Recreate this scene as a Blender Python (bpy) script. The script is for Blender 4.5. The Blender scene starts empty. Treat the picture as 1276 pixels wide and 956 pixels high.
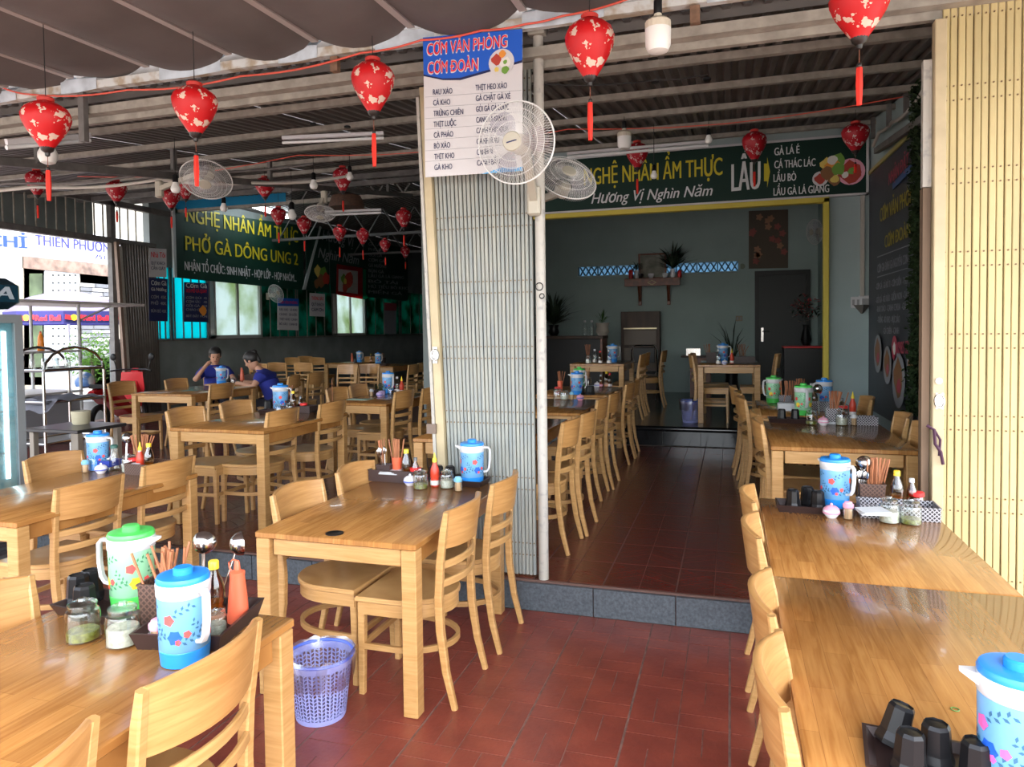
import bpy, math, random
from mathutils import Vector, Matrix
random.seed(7)
SC = bpy.context.scene
COL = SC.collection
PI = math.pi
# ------------------------------------------------------------------ camera
FPX, CXP, CYP = 885.0, 638.0, 440.0
psi, pit, rol = math.radians(17.1), math.radians(1.9), math.radians(.69)
CAM = Vector((0, 0, 1.65))
FW = Vector((-math.sin(psi)*math.cos(pit), math.cos(psi)*math.cos(pit), -math.sin(pit)))
R0 = Vector((math.cos(psi), math.sin(psi), 0)); U0 = R0.cross(FW)
RT = R0*math.cos(rol) - U0*math.sin(rol); UP = RT.cross(FW)
cd = bpy.data.cameras.new('camera'); cam = bpy.data.objects.new('camera', cd); COL.objects.link(cam)
m = Matrix((RT, UP, -FW)).transposed().to_4x4(); m.translation = CAM
cam.matrix_world = m
cd.sensor_width = 36; cd.sensor_fit = 'HORIZONTAL'; cd.lens = FPX/1276*36; cd.shift_y = -38/1276
cd.clip_start = .05; cd.clip_end = 300
SC.camera = cam
# ------------------------------------------------------------------ world, sun, exposure
w = bpy.data.worlds.new('sky'); SC.world = w; w.use_nodes = True
nt = w.node_tree; bg = nt.nodes['Background']
sky = nt.nodes.new('ShaderNodeTexSky'); sky.sky_type = 'NISHITA'; sky.sun_disc = False
sky.sun_elevation = math.radians(58); sky.sun_rotation = math.radians(140); sky.dust_density = 3.0; sky.air_density = 1.0
hs = nt.nodes.new('ShaderNodeHueSaturation'); hs.inputs['Saturation'].default_value = .45
nt.links.new(sky.outputs[0], hs.inputs['Color']); nt.links.new(hs.outputs[0], bg.inputs[0])
bg.inputs[1].default_value = .85
sl = bpy.data.lights.new('sun', 'SUN'); sl.energy = 4.2; sl.angle = .01; sl.color = (1, .93, .82)
so = bpy.data.objects.new('sun', sl); COL.objects.link(so)
so.rotation_euler = Vector((-.42, .34, -.85)).to_track_quat('-Z', 'Y').to_euler()
SC.view_settings.view_transform = 'Standard'; SC.view_settings.look = 'None'
SC.view_settings.exposure = .92; SC.view_settings.gamma = 1.0
SC.view_settings.use_curve_mapping = False

def ray(u, v): return FW + RT*((u-CXP)/FPX) - UP*((v-CYP)/FPX)
def onz(u, v, z):
    d = ray(u, v); return CAM + d*((z-CAM.z)/d.z)
def ony(u, v, y):
    d = ray(u, v); return CAM + d*(y/d.y)
def onx(u, v, x):
    d = ray(u, v); return CAM + d*(x/d.x)
def atd(u, v, d): return CAM + ray(u, v)*d

# ------------------------------------------------------------------ materials
MATS = {}
def mat(name, col=(.5,.5,.5), rough=.5, metal=0, noise=0, nscale=8, bump=0, bscale=60, spec=.5, trans=0, emis=None, estr=1, stretch=None, coord='Object', col2=None, lo=.35, hi=.65, detail=4, coat=0):
    if name in MATS: return MATS[name]
    mt = bpy.data.materials.new(name); mt.use_nodes = True; n = mt.node_tree.nodes; l = mt.node_tree.links
    b = n['Principled BSDF']
    b.inputs['Base Color'].default_value = (*col, 1); b.inputs['Roughness'].default_value = rough
    b.inputs['Metallic'].default_value = metal; b.inputs['Specular IOR Level'].default_value = spec
    b.inputs['Coat Weight'].default_value = coat
    if trans: b.inputs['Transmission Weight'].default_value = trans
    if emis: b.inputs['Emission Color'].default_value = (*emis, 1); b.inputs['Emission Strength'].default_value = estr
    tc = n.new('ShaderNodeTexCoord'); src = tc.outputs[coord]
    if stretch:
        mp = n.new('ShaderNodeMapping'); mp.inputs['Scale'].default_value = stretch; l.new(src, mp.inputs[0]); src = mp.outputs[0]
    if noise or col2:
        nz = n.new('ShaderNodeTexNoise'); nz.inputs['Scale'].default_value = nscale; nz.inputs['Detail'].default_value = detail
        l.new(src, nz.inputs['Vector'])
        cr = n.new('ShaderNodeValToRGB'); l.new(nz.outputs[0], cr.inputs[0])
        c2 = col2 or tuple(c*(1-noise) for c in col)
        cr.color_ramp.elements[0].position = lo; cr.color_ramp.elements[1].position = hi
        cr.color_ramp.elements[0].color = (*c2, 1); cr.color_ramp.elements[1].color = (*col, 1)
        l.new(cr.outputs[0], b.inputs['Base Color'])
    if bump:
        nb = n.new('ShaderNodeTexNoise'); nb.inputs['Scale'].default_value = bscale; l.new(src, nb.inputs['Vector'])
        bp = n.new('ShaderNodeBump'); bp.inputs['Strength'].default_value = bump; bp.inputs['Distance'].default_value = .01
        l.new(nb.outputs[0], bp.inputs['Height']); l.new(bp.outputs[0], b.inputs['Normal'])
    MATS[name] = mt; return mt

def wood_mat(name, c1, c2, rough=.35, staves=None, coat=.3, grain=(3, 3, 40)):
    mt = mat(name, c1, rough, coat=coat); n = mt.node_tree.nodes; l = mt.node_tree.links; b = n['Principled BSDF']
    tc = n['Texture Coordinate']
    mp = n.new('ShaderNodeMapping'); mp.inputs['Scale'].default_value = grain; l.new(tc.outputs['Object'], mp.inputs[0])
    nz = n.new('ShaderNodeTexNoise'); nz.inputs['Scale'].default_value = 1.6; nz.inputs['Detail'].default_value = 6; nz.inputs['Distortion'].default_value = .8
    l.new(mp.outputs[0], nz.inputs['Vector'])
    cr = n.new('ShaderNodeValToRGB'); l.new(nz.outputs[0], cr.inputs[0])
    cr.color_ramp.elements[0].position = .32; cr.color_ramp.elements[1].position = .68
    cr.color_ramp.elements[0].color = (*c2, 1); cr.color_ramp.elements[1].color = (*c1, 1)
    out = cr.outputs[0]
    if staves:
        mp2 = n.new('ShaderNodeMapping'); mp2.inputs['Rotation'].default_value = (0, 0, PI/2); l.new(tc.outputs['Object'], mp2.inputs[0])
        br = n.new('ShaderNodeTexBrick'); br.inputs['Scale'].default_value = 1; br.inputs['Mortar Size'].default_value = 0.0006
        br.inputs['Brick Width'].default_value = staves[1]; br.inputs['Row Height'].default_value = staves[0]
        br.inputs['Color1'].default_value = (1.12, 1.1, 1.05, 1); br.inputs['Color2'].default_value = (.8, .76, .7, 1); br.inputs['Mortar'].default_value = (.55, .5, .45, 1)
        l.new(mp2.outputs[0], br.inputs['Vector'])
        mx = n.new('ShaderNodeMix'); mx.data_type = 'RGBA'; mx.blend_type = 'MULTIPLY'; mx.inputs[0].default_value = .8
        l.new(out, mx.inputs[6]); l.new(br.outputs[0], mx.inputs[7]); out = mx.outputs[2]
    l.new(out, b.inputs['Base Color'])
    return mt

def glass_mat(name, tint=(1, 1, 1), refl=.1, rough=.03):
    if name in MATS: return MATS[name]
    mt = bpy.data.materials.new(name); mt.use_nodes = True; n = mt.node_tree.nodes; l = mt.node_tree.links
    n.remove(n['Principled BSDF']); o = n['Material Output']
    t = n.new('ShaderNodeBsdfTransparent'); t.inputs[0].default_value = (*tint, 1)
    g = n.new('ShaderNodeBsdfGlossy'); g.inputs['Roughness'].default_value = rough
    lw = n.new('ShaderNodeLayerWeight'); lw.inputs[0].default_value = .35
    mr = n.new('ShaderNodeMapRange'); mr.inputs[3].default_value = refl*.5; mr.inputs[4].default_value = .75
    l.new(lw.outputs['Facing'], mr.inputs[0])
    mx = n.new('ShaderNodeMixShader'); l.new(mr.outputs[0], mx.inputs[0]); l.new(t.outputs[0], mx.inputs[1]); l.new(g.outputs[0], mx.inputs[2])
    l.new(mx.outputs[0], o.inputs[0]); MATS[name] = mt; return mt

def sheer_mat(name, col, frac=.5, rough=.6, noise=None, nscale=3, lo=.4, hi=.6):
    """cloth, tarpaulin or frosted glass that light passes through"""
    if name in MATS: return MATS[name]
    mt = mat(name, col, rough); n = mt.node_tree.nodes; l = mt.node_tree.links; b = n['Principled BSDF']; o = n['Material Output']
    t = n.new('ShaderNodeBsdfTranslucent'); t.inputs[0].default_value = (*col, 1)
    if noise:
        nz = n.new('ShaderNodeTexNoise'); nz.inputs['Scale'].default_value = nscale; nz.inputs['Detail'].default_value = 5
        l.new(n['Texture Coordinate'].outputs['Object'], nz.inputs['Vector'])
        cr = n.new('ShaderNodeValToRGB'); l.new(nz.outputs[0], cr.inputs[0]); cr.color_ramp.elements[0].position = lo; cr.color_ramp.elements[1].position = hi
        cr.color_ramp.elements[0].color = (*noise, 1); cr.color_ramp.elements[1].color = (*col, 1)
        l.new(cr.outputs[0], b.inputs['Base Color']); l.new(cr.outputs[0], t.inputs[0])
    mx = n.new('ShaderNodeMixShader'); mx.inputs[0].default_value = frac
    l.new(b.outputs[0], mx.inputs[1]); l.new(t.outputs[0], mx.inputs[2]); l.new(mx.outputs[0], o.inputs[0])
    return mt

def spot_mat(name, base, spot, scale=14, thr=.28, rough=.45, frac=.25):
    """silk with a scattered blossom print"""
    mt = sheer_mat(name, base, frac, rough); n = mt.node_tree.nodes; l = mt.node_tree.links
    v = n.new('ShaderNodeTexVoronoi'); v.inputs['Scale'].default_value = scale
    nz = n.new('ShaderNodeTexNoise'); nz.inputs['Scale'].default_value = scale*2.2
    ad = n.new('ShaderNodeVectorMath'); ad.operation = 'MULTIPLY_ADD'; ad.inputs[1].default_value = (.09, .09, .09)
    mp = n.new('ShaderNodeMapping'); mp.inputs['Scale'].default_value = (1, 1, .17); l.new(n['Texture Coordinate'].outputs['Object'], mp.inputs[0])
    l.new(mp.outputs[0], nz.inputs['Vector']); l.new(mp.outputs[0], ad.inputs[2]); l.new(nz.outputs['Color'], ad.inputs[0]); l.new(ad.outputs[0], v.inputs['Vector'])
    cr = n.new('ShaderNodeValToRGB'); l.new(v.outputs['Distance'], cr.inputs[0]); cr.color_ramp.interpolation = 'CONSTANT'
    cr.color_ramp.elements[0].color = (*spot, 1); cr.color_ramp.elements[1].position = thr; cr.color_ramp.elements[1].color = (*base, 1)
    l.new(cr.outputs[0], n['Principled BSDF'].inputs['Base Color'])
    for x in n:
        if x.type == 'BSDF_TRANSLUCENT': l.new(cr.outputs[0], x.inputs[0])
    return mt

def lattice_mat(name, c1, c2, size=.012, bump=.6):
    mt = mat(name, c1, .45); n = mt.node_tree.nodes; l = mt.node_tree.links; b = n['Principled BSDF']
    tc = n['Texture Coordinate']
    sp = n.new('ShaderNodeSeparateXYZ'); l.new(tc.outputs['Object'], sp.inputs[0])
    a = n.new('ShaderNodeMath'); a.operation = 'ADD'; l.new(sp.outputs[0], a.inputs[0]); l.new(sp.outputs[1], a.inputs[1])
    cb = n.new('ShaderNodeCombineXYZ'); l.new(a.outputs[0], cb.inputs[0]); l.new(sp.outputs[2], cb.inputs[1])
    mp = n.new('ShaderNodeMapping'); mp.inputs['Rotation'].default_value = (0, 0, PI/4); l.new(cb.outputs[0], mp.inputs[0])
    ck = n.new('ShaderNodeTexBrick'); ck.offset = 0; ck.inputs['Scale'].default_value = 1; ck.inputs['Brick Width'].default_value = size; ck.inputs['Row Height'].default_value = size
    ck.inputs['Mortar Size'].default_value = size*.16; ck.inputs['Color1'].default_value = (*c2, 1); ck.inputs['Color2'].default_value = (*c2, 1); ck.inputs['Mortar'].default_value = (*c1, 1)
    l.new(mp.outputs[0], ck.inputs['Vector']); l.new(ck.outputs[0], b.inputs['Base Color'])
    bp = n.new('ShaderNodeBump'); bp.inputs['Strength'].default_value = bump; bp.inputs['Distance'].default_value = .004; l.new(ck.outputs['Fac'], bp.inputs['Height']); l.new(bp.outputs[0], b.inputs['Normal'])
    return mt

WOOD = wood_mat('pale_wood', (.50, .27, .095), (.38, .185, .055), .38, coat=.15)
WOODL = wood_mat('chair_wood', (.53, .31, .12), (.41, .22, .07), .4, coat=.15)
WTOP = wood_mat('staved_tabletop', (.42, .205, .062), (.31, .135, .035), .26, staves=(.058, .42), coat=.25, grain=(40, 3, 3))
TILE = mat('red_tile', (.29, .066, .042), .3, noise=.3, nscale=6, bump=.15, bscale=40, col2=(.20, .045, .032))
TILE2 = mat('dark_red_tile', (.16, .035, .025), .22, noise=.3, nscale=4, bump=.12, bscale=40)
GROUT = mat('dusty_grout', (.27, .16, .13), .8, noise=.4, nscale=20)
STONE = mat('dark_granite', (.10, .12, .14), .35, noise=.5, nscale=70, lo=.3, hi=.7)
POLST = mat('polished_granite', (.012, .013, .015), .12, noise=.3, nscale=60)
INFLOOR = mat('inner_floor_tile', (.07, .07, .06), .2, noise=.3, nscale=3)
WALLB = mat('pale_blue_paint', (.36, .45, .45), .7, noise=.12, nscale=2, lo=.3, hi=.7)
WALLI = mat('inner_room_paint', (.36, .46, .44), .7, noise=.12, nscale=1.5)
WALLG = mat('grey_wall_paint', (.22, .25, .245), .7, noise=.25, nscale=2)
DARKM = mat('dark_metal_sheet', (.03, .03, .03), .6)
ROOF = mat('corrugated_roof_metal', (.135, .12, .11), .5, metal=.2, noise=.3, nscale=3, bump=.1)
BEAM = mat('cream_painted_steel', (.35, .325, .275), .55, noise=.3, nscale=12, bump=.1)
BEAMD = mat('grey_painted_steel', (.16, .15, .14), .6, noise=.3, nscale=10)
TAPE = mat('weathered_white_tape', (.62, .64, .62), .6, noise=.35, nscale=9, lo=.4, hi=.55, col2=(.4, .33, .24))
AWN = mat('grey_brown_awning_fabric', (.135, .118, .11), .9, noise=.2, nscale=2.5, bump=.4, bscale=5)
AWNR = mat('awning_seam_band', (.40, .37, .35), .85)
GATEG = mat('pale_grey_painted_gate', (.33, .335, .29), .5, noise=.3, nscale=5, bump=.08, stretch=(8, 8, .6), col2=(.23, .255, .25))
GATEC = mat('cream_painted_gate', (.50, .41, .25), .5, noise=.15, nscale=6)
GATEY = mat('pale_yellow_painted_gate', (.53, .43, .205), .5, noise=.18, nscale=3, bump=.08, stretch=(4, 4, .5))
GATED = mat('dark_brown_gate', (.10, .085, .075), .6, noise=.2, nscale=6)
RIVET = mat('rusty_rivet', (.16, .10, .05), .5, metal=.5)
PIPE = mat('weathered_white_pipe', (.42, .40, .355), .5, noise=.5, nscale=26, lo=.3, hi=.45, bump=.15, bscale=30, col2=(.3, .29, .27))
BLACKP = mat('black_plastic', (.008, .008, .009), .3, spec=.25)
BROWNP = mat('dark_brown_plastic', (.035, .02, .018), .35)
LATT = lattice_mat('brown_lattice_plastic', (.10, .06, .055), (.012, .008, .008), .011)
LATW = lattice_mat('black_white_lattice_plastic', (.42, .41, .44), (.012, .01, .014), .013)
WEAVE = lattice_mat('brown_woven_plastic', (.13, .07, .05), (.05, .025, .018), .014, .9)
WHITEP = mat('white_plastic', (.60, .60, .61), .3)
BLUEP = mat('blue_plastic', (.02, .25, .74), .3); SLEEVEB = mat('sky_blue_sleeve', (.15, .38, .68), .35, noise=.12, nscale=9)
GREENP = mat('green_plastic', (.08, .60, .10), .3); SLEEVEG = mat('mint_green_sleeve', (.28, .58, .34), .35, noise=.1, nscale=9)
PRR = mat('red_print', (.75, .08, .07), .5); PRD = mat('dark_leaf_print', (.03, .12, .22), .5); PRG = mat('green_leaf_print', (.05, .22, .10), .5); PRP = mat('pink_print', (.75, .12, .40), .5)
PINKP = mat('pink_plastic', (.80, .38, .50), .4); LILAC = mat('lilac_ceramic', (.60, .45, .75), .3); REDP = mat('red_plastic', (.72, .03, .03), .35)
YELLP = mat('yellow_plastic', (.85, .62, .03), .35); ORANP = mat('orange_red_plastic', (.72, .13, .06), .35); LBLUEP = mat('pale_blue_plastic', (.22, .50, .68), .35)
CERAM = mat('white_ceramic', (.80, .80, .84), .2); CERB = mat('blue_dot_glaze', (.15, .2, .6), .3)
GLASS = glass_mat('clear_glass', (.93, .96, .95), .16)
BOTG = glass_mat('brown_tinted_glass', (.60, .45, .30), .15)
WINE = glass_mat('window_glass', (.8, .9, .92), .2)
CHOP = mat('chopstick_wood', (.42, .16, .07), .55, noise=.2, nscale=20)
STEEL = mat('stainless_steel', (.62, .61, .60), .18, metal=1)
CHROME = mat('polished_chrome', (.75, .75, .76), .1, metal=1)
PICKG = mat('pickled_chilli_green', (.22, .24, .04), .4, noise=.6, nscale=90); PICKW = mat('pickled_garlic_white', (.52, .52, .41), .4, noise=.4, nscale=70)
TOOTH = mat('toothpick_wood', (.70, .45, .25), .6, noise=.4, nscale=120, stretch=(1, 1, .1)); SAUCE = mat('dark_fish_sauce', (.10, .03, .01), .2); CHILI = mat('chilli_sauce_red', (.60, .05, .02), .35)
PAPER = mat('white_paper', (.58, .60, .62), .8); LABELW = mat('white_bottle_label', (.75, .72, .68), .6)
LANT = spot_mat('red_blossom_silk', (.72, .012, .016), (.85, .68, .55), 15, .34)
LANTD = spot_mat('dark_red_blossom_silk', (.50, .008, .02), (.75, .55, .52), 16, .32)
TASS = mat('red_tassel_thread', (.80, .035, .02), .8)
BLACKW = mat('black_lacquered_wood', (.02, .016, .015), .3); WIRE = mat('black_wire', (.015, .015, .015), .5); WHITEW = mat('white_cord', (.65, .62, .55), .6); REDW = mat('red_cord', (.70, .10, .06), .6)
BULB = mat('milky_bulb', (.80, .80, .76), .3)
FANP = mat('beige_fan_plastic', (.44, .41, .33), .4); FANW = mat('white_fan_wire', (.66, .66, .64), .35); BLADE = glass_mat('clear_smoky_fan_blade', (.78, .76, .86), .3, .15)
BANG = sheer_mat('dark_green_banner_vinyl', (.004, .040, .024), .12, .55)
BANR = mat('banner_red_print', (.42, .02, .02), .5)
YEL = mat('banner_yellow_print', (.56, .47, .015), .5); WHT = mat('banner_white_print', (.66, .68, .68), .5); GREY = mat('banner_grey_print', (.30, .31, .33), .5)
NAVY = mat('navy_print', (.012, .018, .085), .5); BLUEPR = mat('blue_print', (.01, .10, .55), .5); REDPR = mat('red_letter_print', (.75, .015, .03), .5); CREAM = mat('poster_white', (.62, .61, .62), .5)
CHARC = mat('charcoal_menu_board', (.045, .05, .065), .5, noise=.2, nscale=3)
ALTW = mat('red_brown_varnished_wood', (.22, .055, .02), .35, noise=.4, nscale=12); DARKW = mat('dark_brown_wood', (.075, .035, .018), .5, noise=.4, nscale=10, stretch=(1, 1, .2))
DOORM = mat('dark_grey_door_paint', (.035, .04, .04), .5)
LEAF = mat('leaf_green', (.06, .16, .025), .6, noise=.5, nscale=30); LEAFD = mat('dark_leaf_green', (.012, .035, .012), .6, noise=.5, nscale=20); SUNLEAF = sheer_mat('sunlit_leaf', (.14, .30, .045), .5)
IVY = mat('artificial_ivy', (.022, .05, .012), .7, noise=.5, nscale=50)
SKIN = mat('skin', (.48, .25, .16), .55); HAIR = mat('black_hair', (.012, .010, .010), .5); SHIRT = mat('royal_blue_polo_cloth', (.015, .025, .24), .85); TROUS = mat('dark_trouser_cloth', (.02, .02, .03), .9)
BUCK = mat('lilac_blue_plastic', (.30, .33, .66), .4); BUCKR = mat('blue_rim_plastic', (.07, .14, .62), .35); BAG = glass_mat('clear_thin_bag', (.90, .90, .95), .25, .25)
SAND = mat('sunlit_pavement', (.34, .32, .29), .9, noise=.2, nscale=1)

# ------------------------------------------------------------------ mesh helpers
class G:
    def __init__(s): s.v = []; s.f = []
    def add(s, vs, fs):
        o = len(s.v); s.v += [tuple(x) for x in vs]; s.f += [tuple(i+o for i in f) for f in fs]; return s
    def box(s, c, d, rz=0, rx=0, ry=0):
        c = Vector(c); h = Vector(d)/2; R = Matrix.Rotation(rz, 3, 'Z') @ Matrix.Rotation(ry, 3, 'Y') @ Matrix.Rotation(rx, 3, 'X')
        vs = [c + R @ Vector((h.x*a, h.y*b, h.z*e)) for a in (-1, 1) for b in (-1, 1) for e in (-1, 1)]
        return s.add(vs, [(0,1,3,2),(4,6,7,5),(0,4,5,1),(2,3,7,6),(0,2,6,4),(1,5,7,3)])
    def b2(s, x0, x1, y0, y1, z0, z1): return s.box(((x0+x1)/2, (y0+y1)/2, (z0+z1)/2), (abs(x1-x0), abs(y1-y0), abs(z1-z0)))
    def cbox(s, c, d, ch=.004, rz=0):
        """box with chamfered edges"""
        c = Vector(c); h = Vector(d)/2; R = Matrix.Rotation(rz, 3, 'Z'); k = min(ch, h.x*.45, h.y*.45, h.z*.45)
        rings = []
        for z, i in ((-h.z, k), (-h.z+k, 0), (h.z-k, 0), (h.z, k)):
            X, Y = h.x-i, h.y-i
            rings.append([c + R @ Vector(p) for p in ((-X, -Y+k, z), (-X+k, -Y, z), (X-k, -Y, z), (X, -Y+k, z), (X, Y-k, z), (X-k, Y, z), (-X+k, Y, z), (-X, Y-k, z))])
        return s.loft(rings, True, True)
    def loft(s, rings, cap0=False, cap1=False, closed=True):
        n = len(rings[0]); vs = [p for r in rings for p in r]; fs = []
        for i in range(len(rings)-1):
            for j in range(n if closed else n-1):
                k = (j+1) % n; fs.append((i*n+j, i*n+k, (i+1)*n+k, (i+1)*n+j))
        if cap0: fs.append(tuple(range(n-1, -1, -1)))
        if cap1: fs.append(tuple((len(rings)-1)*n+j for j in range(n)))
        return s.add(vs, fs)
    def tube(s, pts, r, n=8, caps=True):
        pts = [Vector(p) for p in pts]; rs = r if isinstance(r, (list, tuple)) else [r]*len(pts); rings = []
        for i, p in enumerate(pts):
            t = (pts[min(i+1, len(pts)-1)] - pts[max(i-1, 0)]).normalized()
            a = t.cross(Vector((0, 0, 1)) if abs(t.z) < .9 else Vector((1, 0, 0))).normalized(); b = t.cross(a)
            rings.append([p + (a*math.cos(2*PI*j/n) + b*math.sin(2*PI*j/n))*rs[i] for j in range(n)])
        return s.loft(rings, caps, caps)
    def sweep(s, pts, side, w, h, ch=.004):
        """rectangular chamfered section swept along pts; side = direction of width"""
        pts = [Vector(p) for p in pts]; rings = []
        ws = w if isinstance(w, (list, tuple)) else [w]*len(pts); hh = h if isinstance(h, (list, tuple)) else [h]*len(pts)
        for i, p in enumerate(pts):
            t = (pts[min(i+1, len(pts)-1)] - pts[max(i-1, 0)]).normalized()
            sd = Vector(side[i] if isinstance(side, list) else side); sd = (sd - t*sd.dot(t)).normalized(); u = t.cross(sd)
            a, b = ws[i]/2, hh[i]/2; k = min(ch, a*.5, b*.5)
            rings.append([p + sd*x + u*y for x, y in ((-a, -b+k), (-a+k, -b), (a-k, -b), (a, -b+k), (a, b-k), (a-k, b), (-a+k, b), (-a, b-k))])
        return s.loft(rings, True, True)
    def lathe(s, prof, n=20, c=(0, 0, 0), sx=1, sy=1, cap0=True, cap1=True, off=None):
        rings = []
        for r, z in prof:
            rings.append([(c[0]+math.cos(2*PI*j/n)*r*sx*(off(j, n) if off else 1), c[1]+math.sin(2*PI*j/n)*r*sy*(off(j, n) if off else 1), c[2]+z) for j in range(n)])
        return s.loft(rings, cap0, cap1)
    def torus(s, c, R, r, n=24, m_=6, ax='Z', sx=1, sy=1):
        vs = []; fs = []
        for i in range(n):
            a = 2*PI*i/n
            for j in range(m_):
                b = 2*PI*j/m_; rr = R + r*math.cos(b); p = (rr*math.cos(a)*sx, rr*math.sin(a)*sy, r*math.sin(b))
                if ax == 'Y': p = (p[0], p[2], p[1])
                if ax == 'X': p = (p[2], p[0], p[1])
                vs.append((p[0]+c[0], p[1]+c[1], p[2]+c[2]))
        for i in range(n):
            for j in range(m_):
                fs.append((i*m_+j, ((i+1) % n)*m_+j, ((i+1) % n)*m_+(j+1) % m_, i*m_+(j+1) % m_))
        return s.add(vs, fs)
    def ell(s, c, r, n=10, m_=7):
        prof = [(math.sin(PI*i/m_), -math.cos(PI*i/m_)) for i in range(m_+1)]; prof[0] = (.02, -1); prof[-1] = (.02, 1)
        rings = [[(c[0]+p*math.cos(2*PI*j/n)*r[0], c[1]+p*math.sin(2*PI*j/n)*r[1], c[2]+z*r[2]) for j in range(n)] for p, z in prof]
        return s.loft(rings, True, True)
    def tf(s, M):
        s.v = [tuple(M @ Vector(x)) for x in s.v]; return s
    def me(s, name, mt, smooth=True, ang=.7):
        me = bpy.data.meshes.new(name); me.from_pydata(s.v, [], s.f); me.materials.append(mt)
        if smooth:
            me.polygons.foreach_set('use_smooth', [True]*len(me.polygons)); me.set_sharp_from_angle(angle=ang)
        me.update(); return me
CACHE = {}
def cm(key, fn):
    if key not in CACHE: CACHE[key] = fn()
    return CACHE[key]
def ob(name, me, parent=None, loc=(0, 0, 0), rot=(0, 0, 0), sc=None, label=None, kind=None):
    o = bpy.data.objects.new(name, me); COL.objects.link(o); o.location = loc; o.rotation_euler = rot
    if sc: o.scale = sc
    if parent: o.parent = parent
    if label: o['label'] = label
    if kind: o['kind'] = kind
    return o
def part(name, g, mt, parent, smooth=True, label=None, kind=None, **k):
    return ob(name, g.me(name, mt, smooth), parent, label=label, kind=kind, **k)
def cpart(name, key, fn, mt, parent, loc=(0, 0, 0), rot=(0, 0, 0), sc=None, label=None, kind=None, smooth=True):
    return ob(name, cm((key, mt.name), lambda: fn().me(name, mt, smooth)), parent, loc, rot, sc, label, kind)
def thing(name, label, cat, loc=(0, 0, 0), rz=0, group=None, rot=None):
    o = ob(name, None, None, loc, rot or (0, 0, rz)); o['label'] = label; o['category'] = cat; o.empty_display_size = .05
    if group: o['group'] = group
    return o
def tag(o, label, cat, group=None, kind=None):
    o['label'] = label; o['category'] = cat
    if group: o['group'] = group
    if kind: o['kind'] = kind
    return o
def struct(name, g, mt, smooth=False, parent=None, kind=True):
    o = part(name, g, mt, parent, smooth)
    if parent is None: o['kind'] = 'structure'
    return o
def sempty(name):
    o = ob(name, None); o['kind'] = 'structure'; return o

HORN = set('ƠơỜờỚớỞởỠỡỢợƯưỪừỨứỬửỮữỰựQỘ')
def text_mesh(txt, bold=.0, shear=0, res=3):
    """flat glyph faces; horned vowels need a trace of offset for their counters to stay open"""
    V = []; F = []
    for ps in ((0, 1) if any(ch in HORN for ch in txt) else (0,)):
        c = bpy.data.curves.new('t', 'FONT'); c.body = txt.replace('Đ', chr(0xD0)); c.shear = shear; c.resolution_u = res; c.offset = .012*ps
        c.materials.append(WHITEP); c.materials.append(BLUEP)
        for k, ch in enumerate(txt):
            c.body_format[k].material_index = 1 if ch in HORN else 0
        o = bpy.data.objects.new('t', c); COL.objects.link(o)
        dg = bpy.context.evaluated_depsgraph_get(); me = bpy.data.meshes.new_from_object(o.evaluated_get(dg))
        bpy.data.objects.remove(o); bpy.data.curves.remove(c)
        n = len(V); keep = [p for p in me.polygons if (p.material_index == 1) == (ps == 1)]
        use = sorted({i_ for p in keep for i_ in p.vertices}); mp = {a_: n+b_ for b_, a_ in enumerate(use)}
        V += [me.vertices[i_].co.copy() for i_ in use]; F += [tuple(mp[i_] for i_ in p.vertices) for p in keep]; bpy.data.meshes.remove(me)
    me = bpy.data.meshes.new('t'); me.from_pydata(V, [], F); return me
def letters(txt, p0, p1, up, cap, mt, parent, bold=.02, shear=0, off=.004, label=None):
    """a line of lettering from baseline point p0 to baseline point p1 with capitals cap metres tall"""
    me = text_mesh(txt, bold, shear); xs = [v.co.x for v in me.vertices]
    if not xs: return None
    x0, x1 = min(xs), max(xs); p0 = Vector(p0); p1 = Vector(p1); ex = (p1-p0); W = ex.length; ex.normalize()
    up = Vector(up); nrm = ex.cross(up).normalized(); s = W/(x1-x0); t = cap/.70
    # bold strokes: the glyphs are laid again beside themselves, each layer a hair prouder
    base = [v.co.copy() for v in me.vertices]; fs = [tuple(p.vertices) for p in me.polygons]; bpy.data.meshes.remove(me)
    b = bold*.9; sh_ = [(0, 0)] if b < .004 else ([(-b, 0), (b, 0), (0, 0)] if off != .003 else [(b*math.cos(PI*k/4), b*math.sin(PI*k/4)) for k in range(8)])
    vs = []; FF = []
    for k, (dx, dy) in enumerate(sh_):
        o_ = len(vs); vs += [p0 + ex*((c.x+dx-x0)*s) + up*((c.y+dy)*t) + nrm*off*(1+.05*k) for c in base]; FF += [tuple(i_+o_ for i_ in f) for f in fs]
    me = bpy.data.meshes.new('lettering'); me.from_pydata(vs, [], FF)
    me.materials.clear(); me.materials.append(mt); me.name = 'lettering'
    return ob('lettering', me, parent, label=label)
def slab(p, n, th):
    """polygon p (world points) given thickness th against direction n"""
    p = [Vector(x) for x in p]; n = Vector(n).normalized()*th; k = len(p); g = G()
    g.loft([[q - n for q in p], p], True, True); return g
def disc(c, ex, ez, rx, rz, n=18):
    c = Vector(c); return [c + Vector(ex)*math.cos(2*PI*i/n)*rx + Vector(ez)*math.sin(2*PI*i/n)*rz for i in range(n)]
Z = Vector((0, 0, 1))

# =================================================================== SETTING
YS, ZU, YI, ZI, XL, XR = 3.985, .176, 9.0, .42, -10.5, 1.53
def roofz(y): return 3.24 + .12*(y-3.986)
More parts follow.
